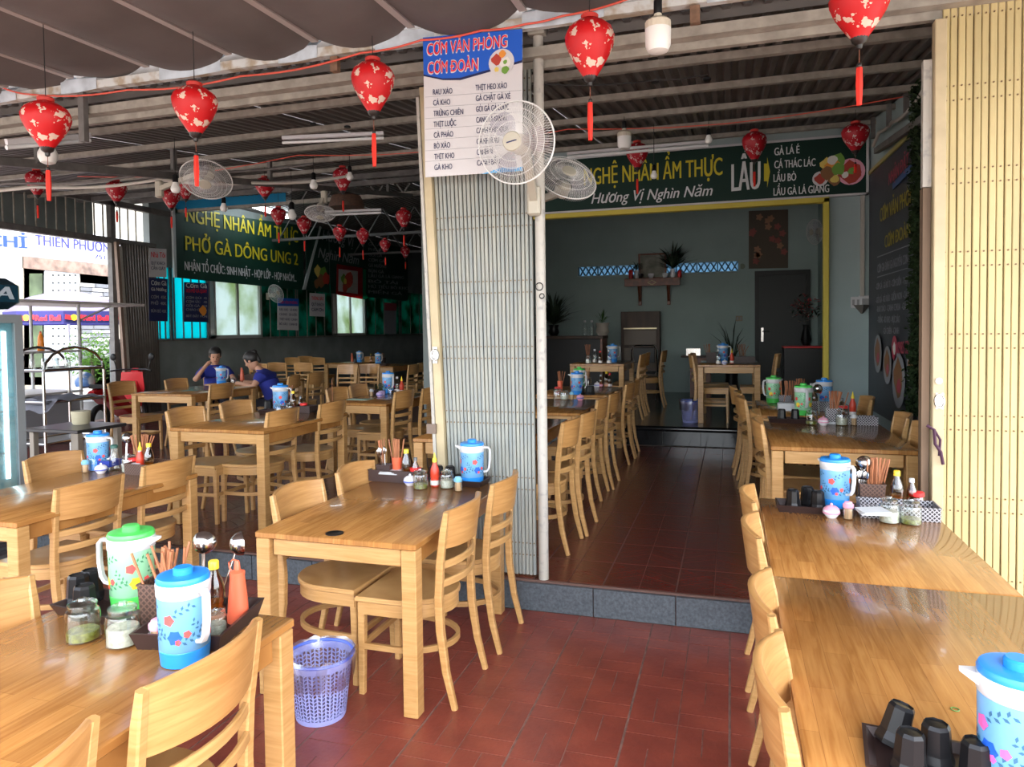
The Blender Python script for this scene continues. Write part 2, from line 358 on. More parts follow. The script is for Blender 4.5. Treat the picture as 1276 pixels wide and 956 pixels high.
# ---- floors
floor = struct('floor', G().b2(-10.5, 4.3, -2.5, YS, -.2, -.0022), GROUT)
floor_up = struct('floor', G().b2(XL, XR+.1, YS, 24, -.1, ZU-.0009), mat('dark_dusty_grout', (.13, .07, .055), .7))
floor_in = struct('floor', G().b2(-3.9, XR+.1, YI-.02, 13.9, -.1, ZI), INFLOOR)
floor_out = struct('floor', G().b2(-45, 30, -40, 45, -.4, -.21), SAND)
struct('floor', G().b2(-19, -10.5, -5, 30, -.21, -.01), mat('street_paving', (.30, .27, .25), .8, noise=.3, nscale=3))
def basket_tile():
    g = G(); s = .2025; e = .0025
    for a in (0, 1):
        for b in (0, 1):
            for k in (0, 1):
                x0, y0 = a*s, b*s
                if (a+b) % 2: r = (x0+k*s/2+e, x0+(k+1)*s/2-e, y0+e, y0+s-e)
                else: r = (x0+e, x0+s-e, y0+k*s/2+e, y0+(k+1)*s/2-e)
                g.b2(r[0], r[1], r[2], r[3], -.006, 0)
    return g
def chevron_tile():
    g = G(); s = .405; e = .002
    for c in (0, 1):
        for k in range(4):
            y = [.0, .13] if c == 0 else [.13, .0]
            x0, x1 = c*s/2+e, (c+1)*s/2-e; yy = k*s/4
            def cl(v): return min(max(v, e), s-e)
            for dy in ((0,) if k < 3 else (0, -s)):
                pass
            q = [(x0, yy+y[0]+e), (x1, yy+y[1]+e), (x1, yy+s/4+y[1]-e), (x0, yy+s/4+y[0]-e)]
            for sh in (0, -s):
                p = [(a_, cl(b_+sh)) for a_, b_ in q]
                if max(b_ for _, b_ in p) - min(b_ for _, b_ in p) < .004 or len({round(b_, 4) for _, b_ in p}) < 2: continue
                g.loft([[(a_, b_, -.006) for a_, b_ in p], [(a_, b_, 0) for a_, b_ in p]], False, True)
    return g
for i in range(-9, 3):
    for j in range(-5, 2):
        x, y = -.003+.41*i, 3.157+.4*j
        if x > .9 or y < .9: continue
        cpart('tile', 'bt', basket_tile, TILE, floor, (x, y, 0), smooth=False)
g = G()
for i in range(-25, -9):
    for j in range(-5, 2):
        b = basket_tile(); b.tf(Matrix.Translation((-.003+.41*i, 3.157+.4*j, 0))); g.add(b.v, b.f)
part('tile', g, TILE, floor, False, kind='stuff')
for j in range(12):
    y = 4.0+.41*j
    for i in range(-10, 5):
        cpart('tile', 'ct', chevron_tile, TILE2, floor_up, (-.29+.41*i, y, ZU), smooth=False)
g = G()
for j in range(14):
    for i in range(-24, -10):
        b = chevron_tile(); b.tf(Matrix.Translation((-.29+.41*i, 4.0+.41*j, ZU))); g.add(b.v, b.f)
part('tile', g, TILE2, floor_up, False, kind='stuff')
# ---- steps
stp = sempty('trim_1')
for i in range(-22, 4):
    x0 = -.29+.46*i
    if x0 > 1.2: continue
    part('stone_slab', G().cbox((x0+.2285, YS-.012, ZU/2-.006), (.455, .022, ZU-.014), .002), STONE, stp, False)
stq = sempty('trim_2')
for i in range(-8, 4):
    x0 = -.35+.46*i
    part('stone_slab', G().cbox((x0+.2285, YI-.012, (ZU+ZI)/2-.02), (.455, .022, ZI-ZU-.05), .002), POLST, stq, False)
part('nosing', G().tube([(-3.9, YI-.02, ZI-.03), (XR, YI-.02, ZI-.03)], .034, 12), POLST, stq)
# ---- walls
struct('wall_right', G().b2(XR, XR+.12, 4.1, 14, 0, 4.6), WALLB)
wb = struct('wall_back', G().b2(1.08, XR, YI, YI+.16, ZU, 3.95).b2(-3.9, 1.08, YI, YI+.16, 3.14, 3.95).b2(-3.9, -2.9, YI, YI+.16, ZU, 3.14), WALLB)
struct('wall_divider', G().b2(-4.05, -3.9, YI, 24, 0, 4.6), WALLG)
ib = G().b2(-3.9, -2.86, 13.8, 13.95, .3, 4.6).b2(-2.86, .14, 13.8, 13.95, .3, 2.66).b2(-2.86, .14, 13.8, 13.95, 2.88, 4.6).b2(.14, .44, 13.8, 13.95, .3, 4.6).b2(.44, 1.36, 13.8, 13.95, 2.65, 4.6).b2(1.36, 1.6, 13.8, 13.95, .3, 4.6)
struct('wall_inner_back', ib, WALLI)
struct('wall_inner_right', G().b2(1.5, 1.6, 9.16, 13.8, .3, 4.6), WALLI)
struct('wall_inner_left', G().b2(-3.9, -3.84, 9.16, 13.8, .3, 4.6), WALLI)
struct('ceiling', G().b2(-3.9, 1.6, 9.16, 13.95, 4.3, 4.4), WALLI)
fr = sempty('trim_3')   # yellow frame around the opening
part('frame_post', G().cbox((1.06, YI-.03, 1.76), (.06, .10, 2.72)), mat('yellow_frame_paint', (.62, .50, .06), .45), fr, False)
part('frame_lintel', G().cbox((-1.0, YI-.03, 3.10), (4.18, .10, .06)), MATS['yellow_frame_paint'], fr, False)
part('frame_strip', G().cbox((-1.0, YI-.045, 3.142), (4.2, .06, .022)), WHITEP, fr, False)
# door in the inner wall
d1 = sempty('door_1')
part('door_frame', G().b2(.43, .50, 13.74, 13.82, ZI, 2.66).b2(1.30, 1.37, 13.74, 13.82, ZI, 2.66).b2(.50, 1.30, 13.74, 13.82, 2.58, 2.66), mat('black_door_frame', (.02, .022, .022), .5), d1, False)
dl = part('door_leaf', G().b2(.50, 1.30, 13.80, 13.84, ZI, 2.58).b2(.62, 1.18, 13.79, 13.80, .6, 2.44), DOORM, d1, False)
part('door_handle', G().cbox((.56, 13.785, 1.50), (.045, .012, .26)).tube([(.56, 13.77, 1.56), (.56, 13.74, 1.56), (.68, 13.74, 1.56)], .010, 6), STEEL, dl)
# lattice vent band in the inner wall
v1 = sempty('window_1')
part('vent_frame', G().b2(-2.9, .18, 13.77, 13.81, 2.86, 2.90).b2(-2.9, .18, 13.77, 13.81, 2.64, 2.68).b2(-2.9, -2.86, 13.77, 13.81, 2.68, 2.86).b2(.14, .18, 13.77, 13.81, 2.68, 2.86), WALLI, v1, False)
for k in range(8):
    x0 = -2.86+k*.375
    g = G().b2(x0, x0+.02, 13.80, 13.86, 2.66, 2.88)
    for q in range(3):
        xa = x0+.03+q*.115
        for a, b in (((xa, 13.83, 2.68), (xa+.11, 13.83, 2.86)), ((xa+.11, 13.83, 2.68), (xa, 13.83, 2.86))): g.sweep([a, b], (0, 1, 0), .04, .024, .001)
    part('vent_block', g, mat('blue_grey_vent_paint', (.10, .20, .26), .6), v1, False)
part('pane', G().b2(-2.86, .14, 13.90, 13.905, 2.62, 2.90), sheer_mat('frosted_vent_glass', (.28, .42, .52), .8, .3), v1, False)
# ---- left hall wall with windows (plane x = XL)
yW0, yW1 = 10.05, 23.9
struct('wall_left', G().b2(XL-.15, XL, yW0, yW1, 0, 1.50).b2(XL-.15, XL, yW0+.85, yW1, 2.95, 4.6), WALLG)
struct('trim_4', G().b2(XL-.02, XL+.06, yW0+.1, yW1, 1.50, 1.53), BEAMD)
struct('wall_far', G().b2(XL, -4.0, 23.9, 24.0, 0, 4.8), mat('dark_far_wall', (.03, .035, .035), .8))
CYAN = sheer_mat('cyan_backlit_sheet', (.02, .75, .80), .75, .5)
GRN = sheer_mat('leafy_print_backlit_sheet', (.01, .16, .12), .7, .5, noise=(.004, .03, .012), nscale=2.2)
FROST = sheer_mat('frosted_window_glass', (.66, .76, .74), .85, .3, noise=(.30, .40, .18), nscale=1.1, lo=.3, hi=.55)
def wy(u): return onx(u, 424, XL).y
bands = [(188, 216, CYAN), (221, 262, CYAN), (328, 372, GRN), (374, 417, GRN), (459, 500, GRN), (502, 545, GRN)]
wp = sempty('window_2')
struct('trim_8', G().b2(XL-.15, XL-.10, wy(215), wy(222), 1.5, 3.0).b2(XL-.15, XL-.10, wy(261), wy(269), 1.5, 3.0).b2(XL-.15, XL-.10, wy(325), wy(330), 1.5, 3.0).b2(XL-.15, XL-.10, wy(371), wy(376), 1.5, 3.0).b2(XL-.15, XL-.10, wy(416), wy(421), 1.5, 3.0).b2(XL-.15, XL-.10, wy(454), wy(461), 1.5, 3.0).b2(XL-.15, XL-.10, wy(499), wy(504), 1.5, 3.0).b2(XL-.15, XL-.10, yW0, yW1, 1.48, 1.56), BEAMD)
for a, b, mt_ in bands:
    part('panel', G().b2(XL-.09, XL-.08, wy(a), wy(b), 1.55, 2.95), mt_, wp, False)
    n_ = 4
    for k in range(n_+1):
        y = wy(a)+(wy(b)-wy(a))*k/n_
        cpart('window_bar', 'wbar', lambda: G().cbox((0, 0, 0), (.025, .025, 1.42), .003), BEAMD, wp, (XL-.05, y, 2.24))
for nn, (a, b) in enumerate(((267, 327), (419, 456))):
    ww = sempty('window_%d' % (nn+3)); ya, yb = wy(a), wy(b); ym = (ya+yb)/2
    g = G().b2(XL-.08, XL+.01, ya, ya+.07, 1.53, 2.95).b2(XL-.08, XL+.01, yb-.07, yb, 1.53, 2.95).b2(XL-.08, XL+.01, ya, yb, 1.53, 1.60).b2(XL-.08, XL+.01, ya, yb, 2.88, 2.95)
    part('window_frame', g, mat('aluminium_frame', (.42, .42, .40), .4, metal=.3), ww, False)
    part('mullion', G().b2(XL-.07, XL-.01, ym-.03, ym+.03, 1.60, 2.88), MATS['aluminium_frame'], ww, False)
    part('pane', G().b2(XL-.055, XL-.05, ya+.07, ym-.03, 1.60, 2.88), FROST, ww, False)
    part('pane', G().b2(XL-.055, XL-.05, ym+.03, yb-.07, 1.60, 2.88), FROST, ww, False)
# transom with bars above the left opening
tr = sempty('trim_5')
part('lintel', G().b2(XL-.06, XL+.06, 2.0, 11.0, 3.26, 3.36), BEAMD, tr, False)
part('top_rail', G().b2(XL-.05, XL+.05, 2.0, 11.6, 3.93, 4.03), BEAMD, tr, False)
for k in range(32):
    cpart('transom_bar', 'tbar', lambda: G().cbox((0, 0, 0), (.022, .022, .58), .003), BEAM, tr, (XL, 5.0+.18*k, 3.645))
part('transom_panel', G().b2(XL-.28, XL-.27, 2.0, 9.9, 3.30, 4.4), mat('grey_green_awning_sheet', (.22, .26, .25), .7, noise=.3, nscale=2), tr, False)
part('post', G().b2(XL-.05, XL+.05, 9.98, 10.08, 0, 4.0), BEAMD, tr, False)
# ---- roof
roof = sempty('ceiling')
def sheet(x0, x1, y0, y1, zf, mt_, parent, pitch=.105):
    g = G(); xs = []
    n = int(round((x1-x0)/pitch))
    for k in range(n):
        a = x0+k*pitch
        xs += [(a, 0), (a+pitch*.30, 0), (a+pitch*.45, .028), (a+pitch*.80, .028), (a+pitch*.95, 0)]
    xs.append((x0+n*pitch, 0))
    rings = [[(x, y, zf(y)+h) for x, h in xs] for y in (y0, y1)]
    g.loft(rings, closed=False)
    return part('roof_sheet', g, mt_, parent, False)
for k in range(14):
    x0 = -10.95+k*1.05
    sheet(x0, x0+1.05, 3.965, 11.55, lambda y: roofz(y)+.10+(.002*(k % 2)), ROOF, roof)
for k in range(14):
    x0 = -10.95+k*1.05
    sheet(x0, x0+1.05, 3.2 if x0 < -.6 else -.4, 3.98, lambda y: 3.50+.05*(y-3.9)+.002*(k % 2), ROOF, roof)
for k in range(7):
    x0 = -10.95+k*1.05
    sheet(x0, x0+1.05, 11.6, 24, lambda y: 4.42+.002*(k % 2), ROOF, roof)
part('roof_flashing', G().b2(-11.0, 4.2, 4.02, 4.03, 3.30, 3.56), ROOF, roof, False)
# purlins
for y in (4.93, 5.86, 6.80, 7.74, 8.7):
    part('purlin', G().b2(XL-.4, XR, y-.02, y+.03, roofz(y)+.045, roofz(y)+.095), BEAM, roof, False)
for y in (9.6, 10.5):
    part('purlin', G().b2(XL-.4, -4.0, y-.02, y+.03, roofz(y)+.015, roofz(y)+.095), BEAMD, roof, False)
for y in (1.2, 2.6):
    part('purlin', G().b2(-.4, 4.2, y-.02, y+.03, 3.43+.05*(y-3.9), 3.49+.05*(y-3.9)), BEAMD, roof, False)
struct('wall_side', G().b2(1.86, 4.3, YS+.1, YS+.2, 0, 3.4), WALLB)
bm = sempty('trim_6')   # front beam: two box sections with struts between
part('beam', G().b2(XL-.4, 4.2, YS-.03, YS+.04, 3.20, 3.255), BEAM, bm, False)
part('beam', G().b2(XL-.4, 4.2, YS+.05, YS+.09, 3.16, 3.205), BEAM, bm, False)
part('beam', G().b2(XL-.4, 4.2, YS-.09, YS-.03, 3.345, 3.40), TAPE, bm, False)
for x in (-9.0, -7.4, -5.75, -4.35, -2.35, -.2): part('strut', G().b2(x, x+.05, YS-.08, YS-.04, 3.0 if x < -4 else 3.25, 3.34), BEAMD if x < -3 else mat('rusty_strut', (.26, .15, .09), .7, noise=.4, nscale=20), bm, False)
# ragged white tape over the top beam
g = G(); random.seed(3); x = -8.0
while x < 2:
    wd = random.uniform(.25, .7); h = random.uniform(.02, .07)
    g.loft([[(x, YS-.095, 3.335), (x, YS-.095, 3.41+h*.3), (x+wd*.15, YS-.02, 3.42+h)], [(x+wd*.5, YS-.097, 3.33), (x+wd*.5, YS-.10, 3.425), (x+wd*.5, YS-.02, 3.42)], [(x+wd, YS-.095, 3.34), (x+wd, YS-.095, 3.415), (x+wd, YS-.02, 3.42+h)]], closed=False); x += wd+random.uniform(.1, .6)
part('peeling_tape', g, mat('blue_white_film', (.62, .70, .76), .5, noise=.3, nscale=10), bm, False)
# rafter running in depth at the left and the truss across the hall
tx = sempty('trim_7')
part('rafter', G().sweep([(-5.5, 3.9, 2.98), (-5.35, 11.5, 4.02)], (1, 0, 0), .06, .07), BEAMD, tx, False)
for y in (4.5, 6.0, 7.6, 9.2, 10.8): part('hanger', G().b2(-5.47, -5.43, y-.02, y+.03, 2.98+.137*(y-3.9), roofz(y)+.1), BEAMD, tx, False)
part('rafter', G().sweep([onx(1152, 147, 1.45), onx(1092, 188, 1.45)], (1, 0, 0), .05, .06), BEAMD, tx, False)
for y in (6.9, 7.6, 8.4): part('hanger', G().b2(1.43, 1.47, y-.02, y+.03, 3.45+.1*(y-6.6), roofz(y)+.08), BEAMD, tx, False)
part('truss_chord', G().b2(XL, -4.0, 11.5, 11.58, 4.03, 4.10), BEAM, tx, False)
part('truss_chord', G().b2(XL, -4.0, 11.5, 11.58, 4.42, 4.48), BEAMD, tx, False)
for k in range(7):
    x0 = -7.6+k*.52
    part('truss_web', G().sweep([(x0, 11.54, 4.08), (x0+.26, 11.54, 4.44)], (0, 1, 0), .03, .03).sweep([(x0+.26, 11.54, 4.44), (x0+.52, 11.54, 4.08)], (0, 1, 0), .03, .03), BEAMD, tx, False)
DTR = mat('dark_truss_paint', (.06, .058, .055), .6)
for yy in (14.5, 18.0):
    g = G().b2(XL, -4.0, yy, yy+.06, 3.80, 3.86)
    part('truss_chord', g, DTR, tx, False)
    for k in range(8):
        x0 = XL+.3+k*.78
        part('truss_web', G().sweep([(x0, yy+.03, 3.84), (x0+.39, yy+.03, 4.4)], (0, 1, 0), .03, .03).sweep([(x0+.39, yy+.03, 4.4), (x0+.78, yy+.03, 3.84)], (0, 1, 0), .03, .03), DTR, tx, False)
tp = part('tarpaulin', slab([(-10.4, 11.48, 4.08), (-7.9, 11.48, 4.08), (-7.9, 11.48, 4.42), (-10.4, 11.48, 4.42)], (0, -1, 0), .01), sheer_mat('blue_tarpaulin', (.02, .32, .55), .5, .5), None, False)
tag(tp, 'blue tarpaulin strip stretched along the truss under the hall roof', 'tarpaulin')
# awning of sagging fabric in front of the beam
aw = thing('awning', 'grey brown retractable fabric awning sagging between seams, over the front tables', 'awning', (0, 0, 0))
xs_ = [-8.8, -8.15, -7.5, -6.85, -6.2, -5.55, -4.95, -4.35, -3.70, -3.05, -2.42, -1.78, -1.1, -.40]
def awz(y): return 3.44+.035*(y-3.9)
for i in range(len(xs_)-1):
    a, b = xs_[i], xs_[i+1]; rings = []
    for q in range(9):
        y = -.4+(3.84+.4)*q/8; t_ = []
        for s_ in range(9):
            f_ = s_/8; sag = .11*math.sin(PI*f_)*(1+.15*math.sin(i*2+q*1.3)) ; yy = y + (.10*math.sin(PI*f_) if q == 8 else 0)
            t_.append((a+(b-a)*f_, yy, awz(y)-sag+.03*math.sin(q*1.7+i)*math.sin(PI*f_)+(.05*math.sin(PI*f_) if q == 8 else 0)))
        rings.append(t_)
    part('fabric_bay', G().loft(rings, closed=False), AWN, aw)
for x in xs_[1:-1]: part('seam_band', G().b2(x-.025, x+.025, -.4, 3.90, awz(1.2)-.105, awz(1.2)+.0).tf(Matrix.Identity(4)) if False else G().loft([[(x-.022, y, awz(y)-.02), (x+.022, y, awz(y)-.02), (x+.022, y, awz(y)+.012), (x-.022, y, awz(y)+.012)] for y in (-.4, 3.86)], True, True), AWNR, aw, False)

# ---- folding gates
def gate(name, label, x0, x1, z0, z1, y, n, mt_, lean0=0, lean1=0, flip=1, fx=None):
    t = thing(name, label, 'folding gate', (0, 0, 0)); rv = G()
    for k in range(n):
        f = k/(n-1); x = x0+(x1-x0)*f; ln = lean0+(lean1-lean0)*f; dy = .004*(k % 2)
        w_ = (x1-x0)/(n-1)*.87
        g = G().loft([[(x+q[0]-ln*(z-z0), y+q[1]+dy, z) for q in ((-w_/2, .02), (-w_/2, .003), (-w_/2+.003, 0), (w_/2-.003, 0), (w_/2, .003), (w_/2, .02))] for z in (z0, z1)], True, True)
        part('slat', g, mt_, t, False)
        for zz in [z0+.12+j*(z1-z0-.24)/7 for j in range(8)]:
            for dz in (0, .07): rv.tube([(x-ln*(zz+dz-z0), y+dy-.004, zz+dz), (x-ln*(zz+dz-z0), y+dy+.001, zz+dz)], .0045, 6)
    part('rivet', rv, RIVET, t, False, kind='stuff')
    part('dark_gap_backing', G().loft([[(x0-lean0*(z-z0), y+.03, z), (x1-lean1*(z-z0), y+.03, z), (x1-lean1*(z-z0), y+.036, z), (x0-lean0*(z-z0), y+.036, z)] for z in (z0+.01, z1-.01)], True, True), DARKM, t, False)  # plain dark sheet added behind the slats, standing in for shade in the gaps
    return t
g1 = gate('folding_gate', 'pale grey folding metal gate bunched beside the central pipe, poster on top', -1.625, -1.115, ZU+.012, 3.16, YS+.04, 24, GATEG, .036, .0)
part('end_frame', G().loft([[(x-.036*(z-ZU), YS+.01+yy, z) for x, yy in ((-1.690, 0), (-1.640, 0), (-1.640, .05), (-1.690, .05))] for z in (ZU, 3.12)], True, True), GATEC, g1, False)
part('guide_channel', G().loft([[(x-.036*(z-ZU), YS+.0+yy, z) for x, yy in ((-1.711, 0), (-1.693, 0), (-1.693, .05), (-1.711, .05))] for z in (ZU, 3.06)], True, True), PIPE, g1, False)
hd = part('handle', G().torus((-1.715, YS-.004, 1.50), .03, .008, 16, 6, 'Y', .8, 1.0).b2(-1.73, -1.70, YS-.004, YS+.004, 1.45, 1.55), STEEL, g1)
part('latch', G().b2(-1.775, -1.715, YS-.01, YS+.01, 1.02, 1.08), mat('rusty_steel', (.2, .15, .12), .6, metal=.5), g1, False)
pp = thing('pipe_post', 'weathered white round steel post at the edge of the raised floor', 'post', (-1.055, YS+.03, ZU))
part('pipe', G().tube([(0, 0, 0), (0, 0, 3.18)], .030, 16), PIPE, pp)
part('bracket', G().cbox((0, 0, 3.18), (.10, .10, .05)), BEAM, pp, False)
part('wire_ring', G().torus((.0, -.034, 1.72), .022, .003, 14, 4, 'Y').torus((.015, -.034, 1.665), .014, .003, 14, 4, 'Y'), WIRE, pp)
g2 = gate('folding_gate', 'tall pale yellow folding metal gate bunched at the right edge, behind the tables', 1.02, 1.80, ZU+.012, 3.28, YS+.04, 24, GATEY, 0, 0)
ef = part('end_frame', G().cbox((.985, YS+.02, 1.66), (.052, .06, 2.96)), GATEC, g2, False)
part('keyhole', G().tube([(.985, YS-.013, 1.37), (.985, YS-.02, 1.37)], .016, 12), STEEL, g2)
part('handle', G().torus((.99, YS-.014, 1.27), .028, .006, 16, 6, 'Y', .75, 1.2).b2(.972, 1.008, YS-.014, YS-.01, 1.23, 1.31), STEEL, g2)
part('tie_string', G().tube([(.93, YS-.03, 1.15), (.96, YS-.04, 1.13), (.965, YS-.04, 1.06), (.99, YS-.04, 1.02), (1.0, YS-.04, .96)], .008, 6).tube([(.96, YS-.04, 1.13), (.99, YS-.03, 1.08), (.985, YS-.03, 1.0)], .006, 6), mat('purple_black_strap', (.05, .012, .035), .7), g2)
tag(part('guide_post', G().b2(.92, .955, YS+.03, YS+.09, ZU, 2.33), mat('brown_weathered_wood', (.20, .13, .08), .7, noise=.4, nscale=14, stretch=(1, 1, .1)), None, False), 'narrow brown weathered post standing left of the yellow gate', 'post')
tag(part('guide_rail', G().b2(.918, .957, YS+.03, YS+.07, 2.335, 2.96), PIPE, None, False), 'pale metal rail above the brown post left of the yellow gate', 'rail')
g3 = thing('folding_gate', 'dark brown folding gate bunched and leaning at the end of the street opening', 'folding gate')
rv = G()
for k in range(13):
    y = 10.15+k*.062; ln = .20*(1-k/12*.75)
    part('slat', G().loft([[(XL+.10+q[0], y+q[1]-ln*(1-(z-ZU)/3.0)*-1*0+ln*(3.2-z)/1.6*.35, z) for q in ((0, -.024), (.02, -.02), (.02, .02), (0, .024))] for z in (ZU, 3.28)], True, True), GATED, g3, False)
part('end_frame', G().loft([[(XL+.10+a, 9.98+b+.07*(3.2-z)/1.6, z) for a, b in ((0, 0), (.06, 0), (.06, .06), (0, .06))] for z in (ZU, 3.28)], True, True), mat('brown_frame_paint', (.22, .15, .11), .6), g3, False)
part('end_frame', G().loft([[(XL+.10+a, 10.06+b+.07*(3.2-z)/1.6, z) for a, b in ((0, 0), (.05, 0), (.05, .05), (0, .05))] for z in (ZU, 3.22)], True, True), PIPE, g3, False)
# ivy strip and ceiling of the right wall
def ivy():
    g = G(); random.seed(11)
    for i in range(3200):
        z = random.uniform(.9, 3.6); y = 6.58+random.gauss(0, .075)+(.12 if z < 1.3 else 0)*random.random(); x = XR-.015-random.uniform(0, .09)
        a = random.uniform(0, 6.3); b = random.uniform(-1, 1); r = random.uniform(.014, .032)
        d = Vector((math.cos(a)*r, math.sin(a)*r, b*r)); e_ = Vector((-math.sin(a)*r*.5, math.cos(a)*r*.5, r*.4)); c = Vector((x, y, z))
        g.add([c-d, c+e_, c+d, c-e_], [(0, 1, 2, 3)])
    return g
iv = thing('ivy_strip', 'tall strip of dark artificial ivy beside the menu board on the right wall', 'artificial plant')
part('foliage', ivy(), IVY, iv, False, kind='stuff')
part('backing_mesh', G().b2(XR-.012, XR-.004, 6.48, 6.70, .9, 3.6), IVY, iv, False)

# =================================================================== FURNITURE
def arc(x0, x1, y0, bow, z, n=8): return [(x0+(x1-x0)*i/n, y0-bow*(1-(2*i/n-1)**2), z) for i in range(n+1)]
def rear_post(s):
    pts = [(s*.195, -.275, 0), (s*.193, -.235, .16), (s*.19, -.21, .34), (s*.19, -.205, .48), (s*.192, -.215, .64), (s*.197, -.235, .78), (s*.20, -.25, .865)]
    return G().sweep(pts, (1, 0, 0), [.026, .030, .034, .034, .032, .030, .026], [.026, .032, .036, .036, .034, .030, .022], .005)
def front_leg(s): return G().sweep([(s*.178, .185, 0), (s*.175, .18, .42)], (1, 0, 0), [.028, .036], [.028, .036], .004)
def u_path(ax, fy, by, z, n=14):
    p = [(-ax, fy, z), (-ax, .02, z)]
    for i in range(1, n): a = PI - PI*i/n; p.append((ax*math.cos(a), .02-(.02-by)*math.sin(a), z))
    return p + [(ax, .02, z), (ax, fy, z)]
def seat_g():
    out = u_path(.212, .20, -.215, 0, 16); R = []
    for k, (s_, z) in enumerate(((.97, .432), (1, .436), (1, .450), (.975, .456), (.6, .452), (.2, .449))): R.append([(x*s_, y*s_, z) for x, y, _ in out])
    return G().loft(R, True, True)
def band(ax, fy, by, z, h, t):
    pth = u_path(ax, fy, by, z); R = []
    for i, p in enumerate(pth):
        a = Vector(pth[max(i-1, 0)]); b = Vector(pth[min(i+1, len(pth)-1)]); tn = (b-a).normalized(); nn = tn.cross(Z); p = Vector(p)
        R.append([p+nn*t/2-Z*h/2, p+nn*t/2+Z*h/2, p-nn*t/2+Z*h/2, p-nn*t/2-Z*h/2])
    return G().loft(R, True, True)
def rail_g():
    R = []; n = 12
    for i in range(n+1):
        f = i/n; x = -.192+.384*f; b = .055*(1-(2*f-1)**2); y = -.235-b; zt = .868+.012*(1-(2*f-1)**2); zb = .700-.004*(1-(2*f-1)**2)
        R.append([(x, y-.010+.012, zb), (x, y+.010+.012, zb), (x, y+.010-.012, zt-.004), (x, y+.004-.012, zt), (x, y-.004-.012, zt), (x, y-.010-.012, zt-.004)])
    return G().loft(R, True, True)
def slat_g(z): return G().sweep(arc(-.185, .185, -.218, .045, z), (0, 0, 1), .034, .016, .005)
def chair(x, y, rz, z0, label, group=None):
    t = thing('dining_chair', label, 'chair', (x, y, z0), rz, group)
    cpart('seat', 'seat', seat_g, WOODL, t)
    cpart('seat_frame', 'sframe', lambda: band(.190, .19, -.20, .402, .058, .016).box((0, .185, .402), (.36, .016, .058)), WOODL, t)
    cpart('backrest', 'rail', rail_g, WOOD, t)
    for z in (.625, .545): cpart('back_slat', 'slat%g' % z, lambda: slat_g(z), WOODL, t)
    for s in (-1, 1):
        cpart('leg', 'rp%d' % s, lambda: rear_post(s), WOODL, t)
        cpart('leg', 'fl%d' % s, lambda: front_leg(s), WOODL, t)
    cpart('stretcher', 'str', lambda: band(.185, .18, -.205, .225, .026, .016).box((0, .18, .225), (.34, .016, .026)), WOODL, t)
    return t
WO, EA, SO, NO = -PI/2, PI/2, PI, 0      # facing +X, facing -X, facing the camera, facing away
def table(x0, x1, y0, y1, z0, label, h=.75):
    t = thing('dining_table', label, 'table', ((x0+x1)/2, (y0+y1)/2, z0)); sx, sy = x1-x0, y1-y0
    part('tabletop', G().cbox((0, 0, h-.014), (sx, sy, .028), .004), WTOP, t)
    fr_ = [('X', sx, -1), ('X', sx, 1)]
    for s in (-1, 1):
        part('apron', G().cbox((0, s*(sy/2-.035), h-.068), (sx-.16, .022, .08), .003), WOODL, t)
        part('apron', G().cbox((s*(sx/2-.035), 0, h-.068), (.022, sy-.16, .08), .003), WTOP, t)
    for a in (-1, 1):
        for b in (-1, 1): cpart('leg', 'tleg%g' % h, lambda: G().cbox((0, 0, (h-.028)/2), (.068, .068, h-.029), .004), WOODL, t, (a*(sx/2-.037), b*(sy/2-.037), 0))
    return t
H1 = .75; HU = ZU+.75; HI = ZI+.75
TB = {}; TD = {}
def tb(k, *a): TB[k] = table(*a); TD[k] = ((a[1]-a[0])/2, (a[3]-a[2])/2)
tb('A', -2.12, -1.314, .70, 1.907, 0, 'nearest wooden table at bottom left, holding green and blue pitchers')
tb('B', -4.09, -3.28, 2.53, 3.75, 0, 'wooden table left of the front middle one, nearest the drinks fridge')
tb('T', -2.06, -1.265, 2.70, 3.92, 0, 'front middle wooden table with a round black grommet, beside the grey gate')
tb('R0', .145, .925, 1.49, 2.697, 0, 'nearest right wooden table with four upturned black cups')
tb('R1', .145, .925, 2.703, 3.92, 0, 'right wooden table second from the camera, beside the yellow gate')
tb('C', -4.13, -3.28, 4.43, 5.63, ZU, 'wooden table with chairs behind the front middle table on the raised floor')
tb('D', -3.95, -3.27, 6.36, 7.56, ZU, 'wooden table with a green card, seen left of the grey gate')
tb('E', -7.0, -6.10, 6.90, 8.1, ZU, 'empty wooden table near the dark brown gate')
tb('G', -7.15, -6.30, 8.35, 9.55, ZU, 'wooden table at which the two people in blue sit')
tb('F', -7.4, -6.5, 12.95, 14.15, ZU, 'wooden table far back in the hall with two blue pitchers')
tb('F2', -8.9, -8.05, 14.3, 15.5, ZU, 'wooden table at the far back near the bright small window')
tb('M0', -2.05, -1.25, 4.36, 5.56, ZU, 'wooden table just behind the pipe, left of the aisle')
tb('M1', -2.03, -1.23, 5.95, 7.15, ZU, 'wooden table left of the aisle with black cups and a pink pot')
tb('M2', -2.07, -1.27, 7.6, 8.75, ZU, 'wooden table left of the aisle, last before the inner step')
tb('I1', -2.10, -1.36, 9.5, 10.6, ZI, 'wooden table inside the inner room, left of its doorway')
tb('I2', -.40, .36, 9.35, 10.5, ZI, 'wooden table inside the inner room, right of the aisle')
tb('R2', .235, 1.04, 4.55, 5.75, ZU, 'right wooden table third from the camera, by the charcoal menu board')
tb('R3', .23, 1.03, 6.14, 7.34, ZU, 'right wooden table fourth from the camera, crowded with bottles')
tag(part('cable_grommet', G().lathe([(.028, 0), (.040, 0), (.040, .003), (.030, .004), (.026, .0025)], 24, tuple(onz(417, 665, H1))), BLACKP, None), 'round black grommet set in the front middle tabletop', 'grommet')
def TP(dx=0): pass
L = 'pale wooden chair with curved backrest, '
